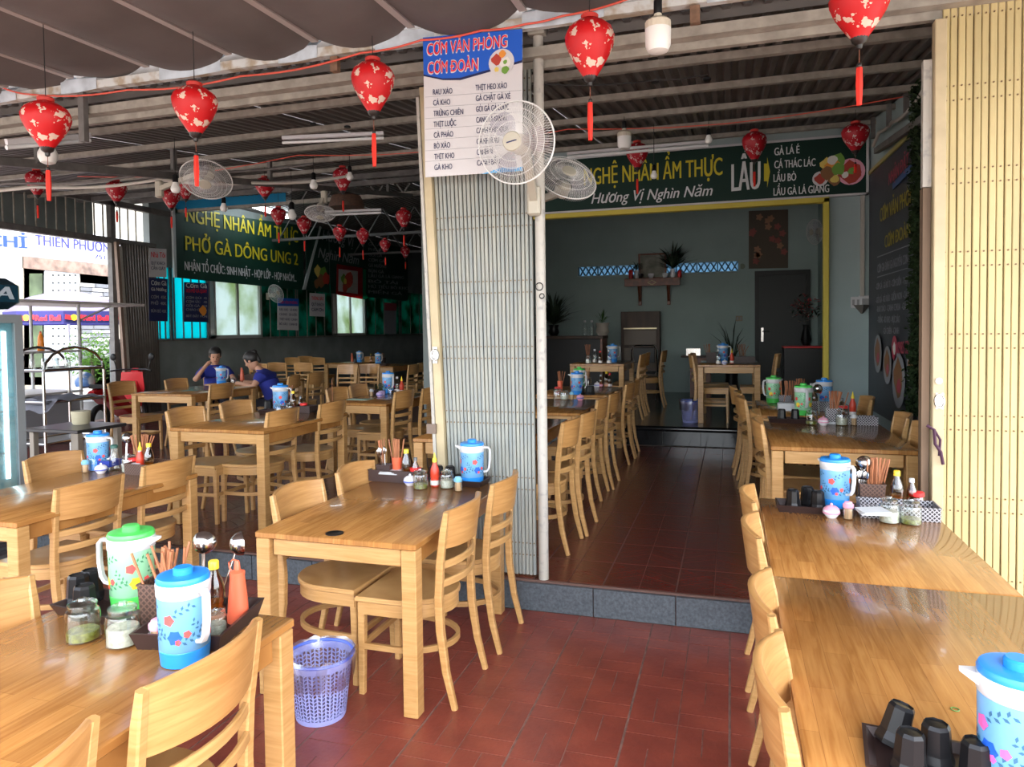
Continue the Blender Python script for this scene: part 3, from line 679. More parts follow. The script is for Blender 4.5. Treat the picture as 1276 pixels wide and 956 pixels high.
CH = [  # x, y, facing, z, label
 (-1.49, 1.43, EA, 0, 'on the right side of the nearest left table, just above its left neighbour'),
 (-1.49, .90, EA, 0, 'cut by the bottom edge beside the nearest left table'),
 (-1.95, 1.52, WO, 0, 'at the far left edge, tucked into the nearest left table'),
 (-1.42, 3.02, EA, 0, 'front one on the right side of the front middle table'),
 (-1.40, 3.58, EA, 0, 'rear one on the right side of the front middle table'),
 (-1.85, 3.09, WO, 0, 'front one on the left side of the front middle table'),
 (-1.84, 3.66, WO, 0, 'rear one on the left side of the front middle table'),
 (-3.52, 2.95, EA, 0, 'front one on the right side of the fridge-side table'),
 (-3.56, 3.55, EA, 0, 'rear one on the right side of the fridge-side table'),
 (-3.97, 3.52, WO, 0, 'on the fridge side of the left front table'),
 (.35, 3.52, WO, 0, 'farthest of four along the two nearest right tables'),
 (.35, 2.96, WO, 0, 'second farthest of four along the two nearest right tables'),
 (.36, 2.22, WO, 0, 'third farthest of four along the two nearest right tables'),
 (.36, 1.72, WO, 0, 'nearest of four along the right tables, at bottom edge'),
 (-3.61, 4.79, EA, ZU, 'front one right of the table behind the front middle table'),
 (-3.53, 5.39, EA, ZU, 'rear one right of the table behind the front middle table'),
 (-3.97, 4.70, WO, ZU, 'front one left of the table behind the front middle table'),
 (-3.92, 5.25, WO, ZU, 'rear one left of the table behind the front middle table'),
 (-3.42, 6.58, EA, ZU, 'front one right of the table with the green card'),
 (-3.32, 6.98, EA, ZU, 'rear one right of the table with the green card'),
 (-3.80, 6.73, WO, ZU, 'front one left of the table with the green card'),
 (-3.79, 7.18, WO, ZU, 'rear one left of the table with the green card'),
 (-6.83, 7.74, WO, ZU, 'left rear one at the empty table by the dark gate'),
 (-6.06, 7.08, EA, ZU, 'right one at the empty table by the dark gate'),
 (-7.12, 7.12, WO, ZU, 'leftmost one, beside the motorbike and empty table'),
 (-1.28, 4.68, EA, ZU, 'first one behind the pipe on the left of the aisle'),
 (-1.25, 5.12, EA, ZU, 'second one behind the pipe on the left of the aisle'),
 (-1.33, 6.16, EA, ZU, 'third one along the left of the aisle'),
 (-1.30, 6.62, EA, ZU, 'fourth one along the left of the aisle'),
 (-1.31, 7.84, EA, ZU, 'fifth one along the left of the aisle, before the step'),
 (-1.31, 8.30, EA, ZU, 'last one along the left of the aisle, at the step'),
 (-1.40, 9.75, EA, ZI, 'front one at the inner room left table'),
 (-1.40, 10.25, EA, ZI, 'rear one at the inner room left table'),
 (-1.25, 11.3, EA, ZI, 'standing alone in the inner room by the folding chair'),
 (-.22, 9.62, WO, ZI, 'front one at the inner room right table'),
 (-.22, 10.12, WO, ZI, 'rear one at the inner room right table'),
 (.32, 9.75, EA, ZI, 'right side one at the inner room right table'),
 (.44, 4.86, WO, ZU, 'front one left of the third right table'),
 (.44, 5.34, WO, ZU, 'rear one left of the third right table'),
 (.36, 6.40, WO, ZU, 'front one left of the fourth right table'),
 (.34, 6.92, WO, ZU, 'middle one left of the fourth right table'),
 (.30, 7.55, WO, ZU, 'last one left of the right tables, near the step'),
 (.86, 4.86, EA, ZU, 'front one between the third right table and the menu wall'),
 (.86, 5.36, EA, ZU, 'rear one between the third right table and the menu wall'),
 (.84, 6.55, EA, ZU, 'right of the fourth right table, against the menu wall'),
]
for x, y, r_, z, l_ in CH:
    lb = L+l_
    if len(lb.split()) > 16: lb = 'wooden chair, '+l_
    chair(x, y, r_+random.uniform(-.04, .04), z, lb)
# far hall chairs
FARC = sorted(((331, 448, 12.0, NO), (354, 447, 12.4, NO), (386, 446, 12.4, NO), (424, 447, 11.2, SO), (452, 446, 11.4, SO), (402, 442, 14.8, NO), (372, 441, 14.8, NO), (500, 452, 11.6, EA), (512, 450, 12.3, EA), (520, 446, 13.0, EA), (345, 441, 15.6, NO), (470, 441, 15.4, NO)))
ORD = 'first second third fourth fifth sixth seventh eighth ninth tenth eleventh twelfth'.split()
for k, (u, v, y, r_) in enumerate(FARC):
    p = ony(u, v, y)
    chair(max(p.x, -10.1), y, r_+random.uniform(-.05, .05), ZU, 'small far wooden chair, %s from the left in the dim back of the hall' % ORD[k], 'chairs at the back of the hall')

# =================================================================== TABLE THINGS
def petals(g, R, a0, z0, s, n=5, sz=.011):
    for k in range(n):
        b = 2*PI*k/n; pts = []
        for da, dz in ((0, 0), (.6, .5), (1, 0), (.6, -.5)):
            x = math.cos(b)*da - math.sin(b)*dz; y = math.sin(b)*da + math.cos(b)*dz
            a = a0 + x*sz*s/R; pts.append((R*math.cos(a), R*math.sin(a), z0+y*sz*s))
        g.add(pts, [(0, 1, 2, 3)])
def sprig(g, R, a0, z0, s, tilt=.5):
    for k in range(7):
        d = k*.0055*s; sg = 1 if k % 2 else -1
        for q in (1,):
            a = a0 + (d*math.cos(tilt))/R; z = z0+d*math.sin(tilt); pts = []
            for da, dz in ((0, 0), (.5, .25), (1, 0), (.5, -.25)):
                t_ = tilt+sg*.9; x = math.cos(t_)*da-math.sin(t_)*dz; y = math.sin(t_)*da+math.cos(t_)*dz
                aa = a + x*.009*s/R; pts.append((R*math.cos(aa), R*math.sin(aa), z+y*.009*s))
            g.add(pts, [(0, 1, 2, 3)])
def pitcher(p, rz, where, green=False, sc=1, style=0):
    c = 'green' if green else 'blue'
    t = thing('water_pitcher', '%s-lidded water pitcher with flower print, %s' % (c, where), 'pitcher', p, rz)
    t.scale = (sc, sc, sc); S, B = (SLEEVEG, GREENP) if green else (SLEEVEB, BLUEP)
    cpart('base_band', 'pb', lambda: G().lathe([(.055, 0), (.062, .002), (.0655, .042), (.064, .044)], 32), B, t)
    cpart('sleeve', 'ps', lambda: G().lathe([(.064, .044), (.0655, .046), (.068, .185), (.0665, .19)], 32), S, t)
    cpart('rim', 'pr', lambda: G().lathe([(.0675, .187), (.070, .190), (.071, .222), (.069, .225)], 32).loft([[(.06, -.02, .195), (.06, .02, .195), (.06, .02, .222), (.06, -.02, .222)], [(.098, -.004, .217), (.098, .004, .217), (.098, .004, .224), (.098, -.004, .224)]], True, True), WHITEP, t)
    lid = cpart('lid', 'pl', lambda: G().lathe([(.069, .225), (.070, .232), (.066, .240), (.050, .243), (.028, .241)], 32), B, t)
    cpart('lid_knob', 'pk', lambda: G().lathe([(.026, .240), (.026, .256), (.022, .260)], 20), B, lid)
    cpart('handle', 'ph', lambda: G().sweep([(-.066, 0, .212), (-.096, 0, .212), (-.106, 0, .200), (-.106, 0, .14), (-.100, 0, .095), (-.088, 0, .075), (-.068, 0, .070)], (0, 1, 0), .022, .011, .004), WHITEP, t)
    def f1():
        g = G()
        for q in range(4): petals(g, .0682, q*1.6+.4, .135, 1.5, 5); petals(g, .0676, q*1.6+1.1, .095, 1.0, 5); petals(g, .0672, q*1.6+.75, .075, .8)
        return g
    def f2():
        g = G()
        for q in range(4): sprig(g, .0680, q*1.6+.55, .15, 1.6, .4); sprig(g, .0674, q*1.6+.9, .075, 1.7, .3); sprig(g, .0676, q*1.6+.2, .09, 1.4, 2.3)
        return g
    cpart('flower_print', 'pf1'+c, f1, PRP if style else PRR, t, smooth=False, kind='stuff'); cpart('leaf_print', 'pf2'+c, f2, PRG if green else PRD, t, smooth=False, kind='stuff')
    def f3():
        g = G()
        for q in range(4): petals(g, .0672, q*1.6+.62, .088, 1.9, 6)
        return g
    cpart('blossom_print', 'pf3'+c, f3, YELLP if green else BLUEPR, t, smooth=False, kind='stuff')
    return t
def tray(p, sx, sy, rz, where, h=.035, name='tray'):
    def f():
        g = G(); a, b, k = sx/2, sy/2, .015
        def rect(x, y, z): return [(-x, -y, z), (x, -y, z), (x, y, z), (-x, y, z)]
        return g.loft([rect(a-k, b-k, 0), rect(a, b, h), rect(a-.008, b-.008, h), rect(a-k-.008, b-k-.008, .006)], True, True)
    return tag(part(name, f(), BROWNP, None, False, loc=p, rot=(0, 0, rz)), 'dark brown plastic tray ' + where, 'tray')
def octo():
    g = G(); R = []
    for r, z in ((.040, 0), (.040, .012), (.034, .03), (.030, .088), (.025, .096), (.0245, .092), (.006, .093)): R.append([(r*math.cos(PI/4*k+.39), r*math.sin(PI/4*k+.39), z) for k in range(8)])
    return g.loft(R, True, True)
def cup(p, where, group=None, rot=None, sc=1):
    o = cpart('cup', 'octo', octo, BLACKP, None, p, rot or (0, 0, random.random()), (sc, sc, sc), smooth=False)
    return tag(o, 'upturned black plastic cup, ' + where, 'cup', group)
def cups(pts, where, z, sc=1, grp=None):
    us = sorted(u for u, v in pts); wd = {1: [''], 2: ['left one ', 'right one '], 3: ['leftmost one ', 'middle one ', 'rightmost one ']}[len(pts)]
    for i, (u, v) in enumerate(pts): cup(onz(u, v, z), wd[us.index(u)]+where, 'black cups ' + where, sc=sc)
def wallbox(a, b, h, k=.0, th=.004, tap=.0):
    def rect(x, y, z): return [(-x, -y, z), (x, -y, z), (x, y, z), (-x, y, z)]
    return G().loft([rect(a-tap, b-tap, 0), rect(a, b, h-.006), rect(a+.003, b+.003, h-.006), rect(a+.003, b+.003, h), rect(a-th, b-th, h), rect(a-th-tap, b-th-tap, .004)], True, True)
def basket(p, sx, sy, h, rz, where, mt=LATT, name='basket', lab='brown lattice plastic basket '):
    return tag(part(name, wallbox(sx/2, sy/2, h), mt, None, False, loc=p, rot=(0, 0, rz)), lab + where, 'basket')
def jar(p, where, kind='g', h=.115, r=.043, desc=None):
    d = desc or {'g': 'glass jar of green pickled chillies, ', 'w': 'glass jar of white pickled garlic, ', 'e': 'small clear glass jar, '}[kind]
    t = thing('glass_jar', d + where, 'jar', p, random.random()); q = h/.115; s = r/.043
    t.scale = (s, s, q)
    cpart('glass_body', 'jb', lambda: G().lathe([(.038, 0), (.043, .004), (.043, .072), (.040, .082), (.033, .086), (.034, .090), (.033, .094), (.034, .098)], 24), GLASS, t)
    cpart('glass_lid', 'jl', lambda: G().lathe([(.036, .096), (.036, .101), (.028, .106), (.012, .108), (.010, .115)], 20), GLASS, t)
    if kind != 'e': cpart('contents', 'jc'+kind, lambda: G().lathe([(.036, .004), (.040, .006), (.040, .026 if kind == 'g' else .046), (.038, .028 if kind == 'g' else .05)], 20), PICKG if kind == 'g' else PICKW, t)
    return t
def toothpicks(p, where, cap=LBLUEP, cn='pale blue'):
    t = thing('toothpick_jar', 'small toothpick jar with %s lid, %s' % (cn, where), 'jar', p)
    cpart('glass_body', 'tjb', lambda: G().lathe([(.021, 0), (.023, .003), (.023, .05), (.019, .054)], 16), GLASS, t)
    cpart('contents', 'tjc', lambda: G().lathe([(.017, .003), (.018, .045), (.015, .052)], 12), TOOTH, t)
    cpart('lid', 'tjl', lambda: G().lathe([(.022, .053), (.024, .056), (.024, .070), (.018, .074), (.017, .080), (.014, .082)], 16), cap, t)
    return t
def pot(p, where, mt=CERAM, cn='white', lid=None):
    t = thing('chilli_pot', '%s lidded chilli pot, %s' % (cn, where), 'pot', p)
    cpart('bowl', 'pob', lambda: G().lathe([(.020, 0), (.024, .004), (.036, .022), (.038, .034), (.036, .038)], 20), mt, t)
    cpart('band_print', 'pobb', lambda: G().lathe([(.0366, .020), (.0382, .022), (.0390, .028), (.0386, .030)], 20, cap0=False, cap1=False), PINKP if mt == CERAM and lid else CERB, t)
    ld = cpart('lid', 'pol', lambda: G().lathe([(.036, .038), (.034, .044), (.022, .054), (.006, .058)], 20), lid or mt, t)
    cpart('lid_knob', 'pok', lambda: G().ell((0, 0, .062), (.007, .007, .007)), lid or mt, ld)
    return t
def bottle(p, where, kind):
    K = {'fish': ('clear fish sauce bottle with yellow cap, ', BOTG, YELLP, 1.0), 'ketch': ('red chilli sauce bottle with yellow nozzle, ', CHILI, YELLP, .85), 'oil': ('dark soy sauce bottle with red cap, ', BOTG, REDP, .9), 'wine': ('clear glass bottle with white cap, ', GLASS, WHITEP, 1.0), 'pink': ('pink-labelled sauce bottle, ', BOTG, WHITEP, .8), 'grind': ('grey-capped sauce bottle with a red base, ', BOTG, mat('grey_cap', (.12, .13, .14), .4), .75)}[kind]
    t = thing('sauce_bottle', K[0] + where, 'bottle', p, random.random()*6); t.scale = (K[3],)*3
    cpart('bottle_body', 'bb', lambda: G().lathe([(.026, 0), (.030, .004), (.030, .045), (.027, .055), (.031, .065), (.031, .10), (.026, .125), (.014, .155), (.0125, .17)], 20), K[1], t)
    cpart('cap', 'bc', lambda: G().lathe([(.0155, .166), (.0155, .188), (.013, .191)], 16), K[2], t)
    if kind == 'ketch': cpart('nozzle', 'bn', lambda: G().lathe([(.011, .19), (.004, .225), (.003, .23)], 12), YELLP, t)
    if kind != 'ketch': cpart('contents', 'bco'+kind, lambda: G().lathe([(.024, .003), (.028, .006), (.028, .045), (.025, .055), (.028, .065)], 16), {'fish': mat('amber_fish_sauce', (.45, .20, .03), .2), 'oil': SAUCE, 'wine': GLASS, 'pink': CHILI, 'grind': CHILI}[kind], t)
    cpart('label', 'bl', lambda: G().lathe([(.0306, .012), (.0306, .043)] if kind in ('fish', 'oil') else [(.0314, .068), (.0314, .098)], 20, cap0=False, cap1=False) if False else G().lathe([(.0308, .012), (.0308, .043)], 20, cap0=False, cap1=False), {'pink': PINKP, 'ketch': LABELW, 'fish': mat('orange_label', (.75, .35, .2), .6)}.get(kind, LABELW), t)
    return t
def shaker(p, where, cap=REDP, cn='red', h=.085, body=None):
    t = thing('condiment_jar', 'short condiment jar with %s lid, %s' % (cn, where), 'jar', p)
    cpart('glass_body', 'sb', lambda: G().lathe([(.030, 0), (.033, .004), (.033, .055), (.028, .062)], 18), body or BOTG, t)
    cpart('contents', 'sc', lambda: G().lathe([(.029, .004), (.030, .035)], 14), CHILI, t)
    cpart('lid', 'sl', lambda: G().lathe([(.031, .060), (.034, .063), (.034, .080), (.030, .083)], 18), cap, t)
    return t
def squeeze(p, where):
    t = thing('squeeze_bottle', 'orange-red squeeze bottle with a looped nozzle cap, ' + where, 'bottle', p)
    cpart('bottle_body', 'sqb', lambda: G().lathe([(.030, 0), (.033, .004), (.028, .08), (.022, .14), (.022, .148)], 20), ORANP, t)
    cpart('cap', 'sqc', lambda: G().lathe([(.023, .146), (.023, .156), (.010, .162), (.008, .185), (.006, .19)], 16).tube([(.006, 0, .188), (-.015, 0, .192), (-.03, 0, .182), (-.028, 0, .165), (-.02, 0, .155)], .003, 5), ORANP, t)
    return t
def sticks(p, where, n=14, sp=.022, h=.14, ztilt=.18, grp=None):
    for k in range(n):
        a = random.random()*2*PI; r = sp*math.sqrt(random.random()); tx, ty = random.gauss(0, ztilt*.5), random.gauss(0, ztilt*.5)
        o = cpart('chopstick', 'cs', lambda: G().tube([(0, 0, 0), (0, 0, .235)], [.003, .0042], 6), CHOP, None, (p[0]+r*math.cos(a), p[1]+r*math.sin(a), p[2]+.006), (tx, ty, 0))
        tag(o, 'brown wooden chopstick standing in the bundle ' + where, 'chopstick', 'chopsticks ' + where)
def holder(p, where, rz=0, s=1, mt=LATT):
    return tag(part('cutlery_holder', wallbox(.05*s, .035*s, .105*s, tap=.006), mt, None, False, loc=p, rot=(0, 0, rz)), 'brown lattice cutlery holder ' + where, 'cutlery holder')
def ladle(p, where, rz=0, ln=.20, tilt=.3, flip=0):
    t = thing('ladle', 'stainless steel ladle ' + where, 'ladle', p, rot=(tilt, 0, rz))
    cpart('handle', 'lh', lambda: G().sweep([(0, 0, 0), (0, 0, .10), (0, .004, .20)], (1, 0, 0), .010, .003, .001), STEEL, t)
    cpart('bowl', 'lb', lambda: G().lathe([(.004, -.034), (.02, -.030), (.034, -.014), (.038, .004), (.036, .004), (.032, -.012), (.018, -.027), (.003, -.031)], 18).tf(Matrix.Translation((0, .012, .215)) @ Matrix.Rotation(-1.25, 4, 'X')), STEEL, t)
    return t
def spoons(p, where, n=4):
    for k in range(n):
        o = cpart('spoon', 'spn', lambda: G().sweep([(0, 0, 0), (0, 0, .13)], (1, 0, 0), .007, .002, .0005).ell((0, 0, .15), (.016, .004, .024)), STEEL, None, (p[0]+random.gauss(0, .014), p[1]+random.gauss(0, .01), p[2]+.006), (random.gauss(0, .15), random.gauss(0, .15), random.random()*3))
        tag(o, 'steel spoon standing ' + where, 'spoon', 'spoons ' + where)
def napkins(p, where, rz=.3, sx=.11, sy=.08):
    t = thing('napkin_stack', 'folded white paper napkins ' + where, 'napkins', p, rz)
    for k in range(3): cpart('napkin', 'npk', lambda: G().cbox((0, 0, .003), (.12, .09, .005), .001), PAPER, t, (0, 0, k*.006), (.02*k, 0, .12*k), smooth=False)
    return t

# --- nearest left table (A)
w_ = 'on the nearest left table'
pA = onz(150, 765, H1)
tray(onz(118, 770, H1)+Vector((.02, .04, 0)), .34, .17, -.12, 'under the green pitcher ' + w_)
pitcher(onz(149, 758, H1+.012)+Vector((.02, .035, 0)), .25, w_, True, 1.02)
for (u, v, q_) in ((86, 752, 'leftmost '), (106, 768, 'nearest '), (100, 745, 'rear ')): cup(onz(u, v, H1+.008), q_+'one left of the green pitcher', 'black cups left of the green pitcher', sc=1.05)
jar(onz(104, 797, H1), w_ + ' below the cups', 'g', .125, .047)
jar(onz(154, 803, H1), w_ + ' between the pitchers', 'w', .125, .047)
pitcher(onz(231, 822, H1), 2.85, 'nearest the camera ' + w_, False, 1.0)
toothpicks(onz(197, 806, H1), 'behind the near blue pitcher', PINKP, 'pink')
tray((-1.53, 1.745, H1), .27, .29, .22, 'holding bottles at the far end of the nearest left table', .05)
holder((-1.655, 1.745, H1+.008), w_, .15, 1.3, WEAVE)
sticks((-1.655, 1.745, H1+.01), w_, 15, .045, ztilt=.30)
ladle((-1.595, 1.83, H1+.02), 'left of two ' + w_, .3, tilt=-.05); ladle((-1.555, 1.85, H1+.02), 'right of two ' + w_, -.7, tilt=-.3)
bottle((-1.525, 1.80, H1+.008), w_, 'fish'); squeeze((-1.455, 1.82, H1+.008), w_)
jar((-1.455, 1.72, H1+.008), 'with yellow pickles in the tray ' + w_, 'w', .08, .032, 'small open glass jar ')
napkins((-1.61, 1.665, H1+.008), w_, .2)
# --- front middle table (T)
w_ = 'on the front middle table'
basket(onz(503, 594, H1)+Vector((0, .05, 0)), .30, .13, .07, -.03, w_)
holder(onz(489, 580, H1)+Vector((-.01, .06, 0)), w_+' left rear', 0, .9)
sticks(onz(489, 580, H1)+Vector((-.01, .06, 0)), 'at the left rear of the front middle table', 4, .02)
oc = thing('chopstick_cup', 'tall orange plastic chopstick cup ' + w_, 'cup', onz(511, 590, H1)+Vector((0, .03, .005)))
part('cup_body', G().lathe([(.026, 0), (.028, .003), (.031, .13), (.029, .13), (.026, .01)], 20), ORANP, oc)
sticks(oc.location, 'in the orange cup of the front middle table', 18, .018, ztilt=.14)
bottle(onz(524, 590, H1)+Vector((.01, .07, 0)), w_, 'fish'); bottle(onz(536, 590, H1)+Vector((.01, .07, 0)), w_, 'grind')
shaker(onz(526, 596, H1)+Vector((0, .02, 0)), w_)
spoons(onz(482, 580, H1)+Vector((0, .06, .02)), 'in the holder of the front middle table', 3)
pot(onz(511, 605, H1), w_); jar(onz(524, 609, H1), w_ + ', left', 'g'); bottle(onz(542, 606, H1), w_, 'ketch'); jar(onz(557, 608, H1), w_ + ', right', 'w', .11, .040)
toothpicks(onz(571, 612, H1), w_)
tray(onz(588, 600, H1)+Vector((.0, .05, 0)), .24, .17, -.05, 'under the blue pitcher ' + w_)
pitcher(onz(594, 598, H1+.006)+Vector((.01, .03, 0)), 3.0+.3, w_ + ' beside the grey gate'); bpy.context.view_layer.update()
cups([(560, 592), (572, 594), (566, 586)], 'on the front middle table', H1+.01, .95)
napkins(onz(487, 590, H1+.045), w_, 0)
# --- fridge-side table (B)
w_ = 'on the fridge-side table'
pitcher(onz(124, 584, H1), 3.3, w_); jar(onz(119, 586, H1), w_ + ' left', 'e'); pot(onz(126, 590, H1), w_); toothpicks(onz(95, 588, H1), w_)
jar(onz(161, 588, H1), w_ + ' right', 'w', .12, .045)
fk = thing('glass_flask', 'tall clear glass flask ' + w_, 'flask', onz(144, 586, H1)); part('glass_body', G().lathe([(.035, 0), (.04, .01), (.03, .08), (.02, .12), (.022, .15)], 18), GLASS, fk); part('stopper', G().lathe([(.023, .148), (.023, .165), (.015, .172)], 14), mat('dark_green_plastic', (.03, .10, .08), .4), fk)
basket(onz(205, 587, H1)+Vector((0, .06, 0)), .34, .20, .07, -.05, w_, WEAVE)
tag(part('serving_tray', wallbox(.075, .05, .04), mat('navy_plastic', (.015, .04, .30), .35), None, False, loc=onz(178, 570, H1+.03)), 'small navy blue plastic box ' + w_, 'box')
sticks(onz(198, 582, H1)+Vector((0, .09, 0)), w_, 14, .03, ztilt=.3); ladle(onz(186, 580, H1)+Vector((0, .09, .0)), w_, .4, tilt=-.15)
shaker(onz(190, 582, H1)+Vector((0, .02, .01)), w_); bottle(onz(200, 582, H1)+Vector((0, .05, .0)), w_, 'ketch'); bottle(onz(213, 582, H1)+Vector((0, .07, .0)), w_, 'fish'); bottle(onz(208, 580, H1)+Vector((0, .10, 0)), w_, 'pink')
napkins(onz(172, 578, H1+.045), w_, .1)
# --- second right table (R1)
w_ = 'on the second right table'
tray(onz(1017, 640, H1)+Vector((0, .05, 0)), .36, .16, -.02, 'under the blue pitcher ' + w_)
pitcher(onz(1041, 632, H1+.006)+Vector((0, .02, 0)), 2.35, w_)
cups([(988, 633), (1006, 629), (1019, 635)], 'left of the pitcher on the second right table', H1+.01, .95)
pot(onz(1036, 645, H1), w_, CERAM, 'pink and white', PINKP); toothpicks(onz(1057, 647, H1), w_, PINKP, 'pink')
holder(onz(1086, 632, H1)+Vector((0, .05, 0)), w_, 0, 1.15, WEAVE); sticks(onz(1092, 632, H1)+Vector((0, .05, 0)), w_, 20, .035, ztilt=.26)
ladle(onz(1078, 632, H1)+Vector((0, .07, 0)), w_, .1, tilt=-.02); spoons(onz(1072, 632, H1)+Vector((0, .04, 0)), 'in the holder on the second right table', 5)
basket(onz(1122, 648, H1)+Vector((0, .07, 0)), .33, .15, .065, -.03, w_, LATW, lab='dark lattice plastic basket ')
napkins(onz(1088, 640, H1+.06), w_, .1); bottle(onz(1122, 640, H1)+Vector((0, .08, 0)), w_, 'fish'); bottle(onz(1141, 640, H1)+Vector((0, .08, 0)), w_, 'pink'); shaker(onz(1155, 640, H1)+Vector((0, .07, .005)), w_)
jar(onz(1108, 651, H1), w_ + ', left', 'w', .12, .044); jar(onz(1135, 653, H1), w_ + ', right', 'g', .115, .044)
# --- nearest right table (R0)
w_ = 'on the nearest right table'
tray((.385, 1.60, H1), .24, .17, -.12, 'under four cups ' + w_, .022)
for (u, v, rx, ry, q_) in ((1111, 925, .0, -.30, 'tilted, leftmost one '), (1166, 952, 0, 0, 'rear middle one '), (1137, 975, 0, -.05, 'front one '), (1221, 985, 0, 0, 'rightmost one ')):
    cup(onz(u, v, H1+.01), q_+'in the tray on the nearest right table', 'cups in the nearest right tray', (rx, -ry, .4), .88)
pitcher(onz(1268, 985, H1), 3.0, w_+' at the bottom right corner', False, 1.0, 1)
tag(part('rubber_band', G().torus((0, 0, 0), .0085, .0012, 18, 5), mat('green_rubber', (.08, .25, .05), .5), None, loc=onz(1190, 884, H1+.0015)), 'small green rubber band lying on the nearest right tabletop', 'rubber band')
# --- table C
w_ = 'on the table behind the middle one'
pitcher(onz(350, 513, HU), 3.3, w_); cups([(331, 508), (337, 512)], 'on the table behind the middle one', HU)
jar(onz(348, 517, HU), w_ + ' left', 'g', .10, .04); jar(onz(362, 515, HU), w_ + ' right', 'w', .10, .04)
tray(onz(338, 516, HU)+Vector((0, .04, 0)), .25, .14, 0, w_)
basket(onz(390, 510, HU)+Vector((0, .07, 0)), .30, .14, .06, 0, w_); sticks(onz(381, 508, HU)+Vector((0, .07, 0)), w_, 12, .03, ztilt=.3)
holder(onz(380, 508, HU)+Vector((0, .07, 0)), w_); bottle(onz(392, 508, HU)+Vector((0, .06, 0)), w_, 'fish'); bottle(onz(402, 508, HU)+Vector((0, .06, 0)), w_, 'grind'); shaker(onz(396, 510, HU)+Vector((0, .03, 0)), w_)
tag(part('saucer', G().lathe([(.03, 0), (.05, .004), (.062, .014), (.06, .014), (.03, .006)], 22), BLACKP, None, loc=onz(413, 511, HU+.0)+Vector((0, .03, .0))), 'black saucer ' + w_, 'saucer')
# --- table D
w_ = 'on the green card table'
cdm = thing('menu_card', 'pale green menu card lying ' + w_, 'menu card', onz(448, 498, HU)); part('sheet', G().cbox((0, 0, .002), (.26, .16, .003), .001), mat('pale_green_card', (.42, .60, .50), .5), cdm, False)
toothpicks(onz(463, 494, HU), w_, WHITEP, 'white'); pot(onz(473, 495, HU), w_, LILAC, 'lilac')
pp_ = thing('potted_plant', 'tiny plant behind the lilac pot ' + w_, 'plant', onz(473, 493, HU)+Vector((0, .06, 0))); part('pot', G().lathe([(.03, 0), (.04, .05)], 14), LILAC, pp_)
def bush(n, R, leaf, zc, flat=1):
    g = G()
    for i in range(n):
        d = Vector((random.gauss(0, 1), random.gauss(0, 1), random.gauss(0, .8))).normalized()*R*random.random()**.4; c = Vector((d.x, d.y, zc+d.z*flat))
        a = random.random()*6.3; s = leaf*random.uniform(.6, 1.2); e1 = Vector((math.cos(a), math.sin(a), random.uniform(-.8, .8)))*s; e2 = Vector((-math.sin(a), math.cos(a), random.uniform(-.5, .5)))*s*.35
        g.add([c-e1, c+e2, c+e1, c-e2], [(0, 1, 2, 3)])
    return g
part('foliage', bush(60, .06, .02, .10), LEAF, pp_, False, kind='stuff')
pitcher(onz(484, 490, HU), 2.6, w_); jar(onz(487, 493, HU), w_, 'e', .10, .035); tray(onz(500, 486, HU)+Vector((0, .04, 0)), .30, .16, 0, w_)
sticks(onz(500, 484, HU)+Vector((0, .06, 0)), w_, 14, .035, ztilt=.3); holder(onz(500, 484, HU)+Vector((0, .06, 0)), w_); bottle(onz(514, 486, HU)+Vector((0, .05, 0)), w_, 'wine'); bottle(onz(520, 486, HU)+Vector((0, .05, 0)), w_, 'ketch'); shaker(onz(508, 486, HU)+Vector((0, .02, 0)), w_)
# --- third right table (R2)
w_ = 'on the third right table'
tray(onz(984, 524, HU)+Vector((0, .06, 0)), .33, .15, 0, w_); cups([(972, 521), (988, 521)], 'on the third right table', HU+.01, .95)
pitcher(onz(1005, 522, HU)+Vector((0, .03, 0)), 1.74, w_, True); jar(onz(1011, 529, HU), w_+', left', 'g'); pot(onz(1026, 530, HU), w_, CERAM, 'white and pink', PINKP)
holder(onz(1036, 526, HU)+Vector((0, .05, 0)), w_, 0, 1.1, LATW); sticks(onz(1040, 526, HU)+Vector((0, .05, 0)), w_, 18, .035, ztilt=.22); napkins(onz(1032, 528, HU)+Vector((0, .01, 0)), w_, 0)
jar(onz(1049, 530, HU), w_+', right', 'w', .12, .043); toothpicks(onz(1064, 530, HU), w_, WHITEP, 'white'); basket(onz(1066, 526, HU)+Vector((0, .07, 0)), .24, .12, .06, 0, w_, LATW, lab='black and white lattice basket ')
bottle(onz(1070, 524, HU)+Vector((0, .08, 0)), w_, 'ketch'); bottle(onz(1056, 524, HU)+Vector((0, .10, 0)), w_, 'grind'); shaker(onz(1058, 524, HU)+Vector((0, .05, 0)), w_); ladle(onz(1027, 524, HU)+Vector((0, .08, 0)), w_, .2, tilt=-.1)
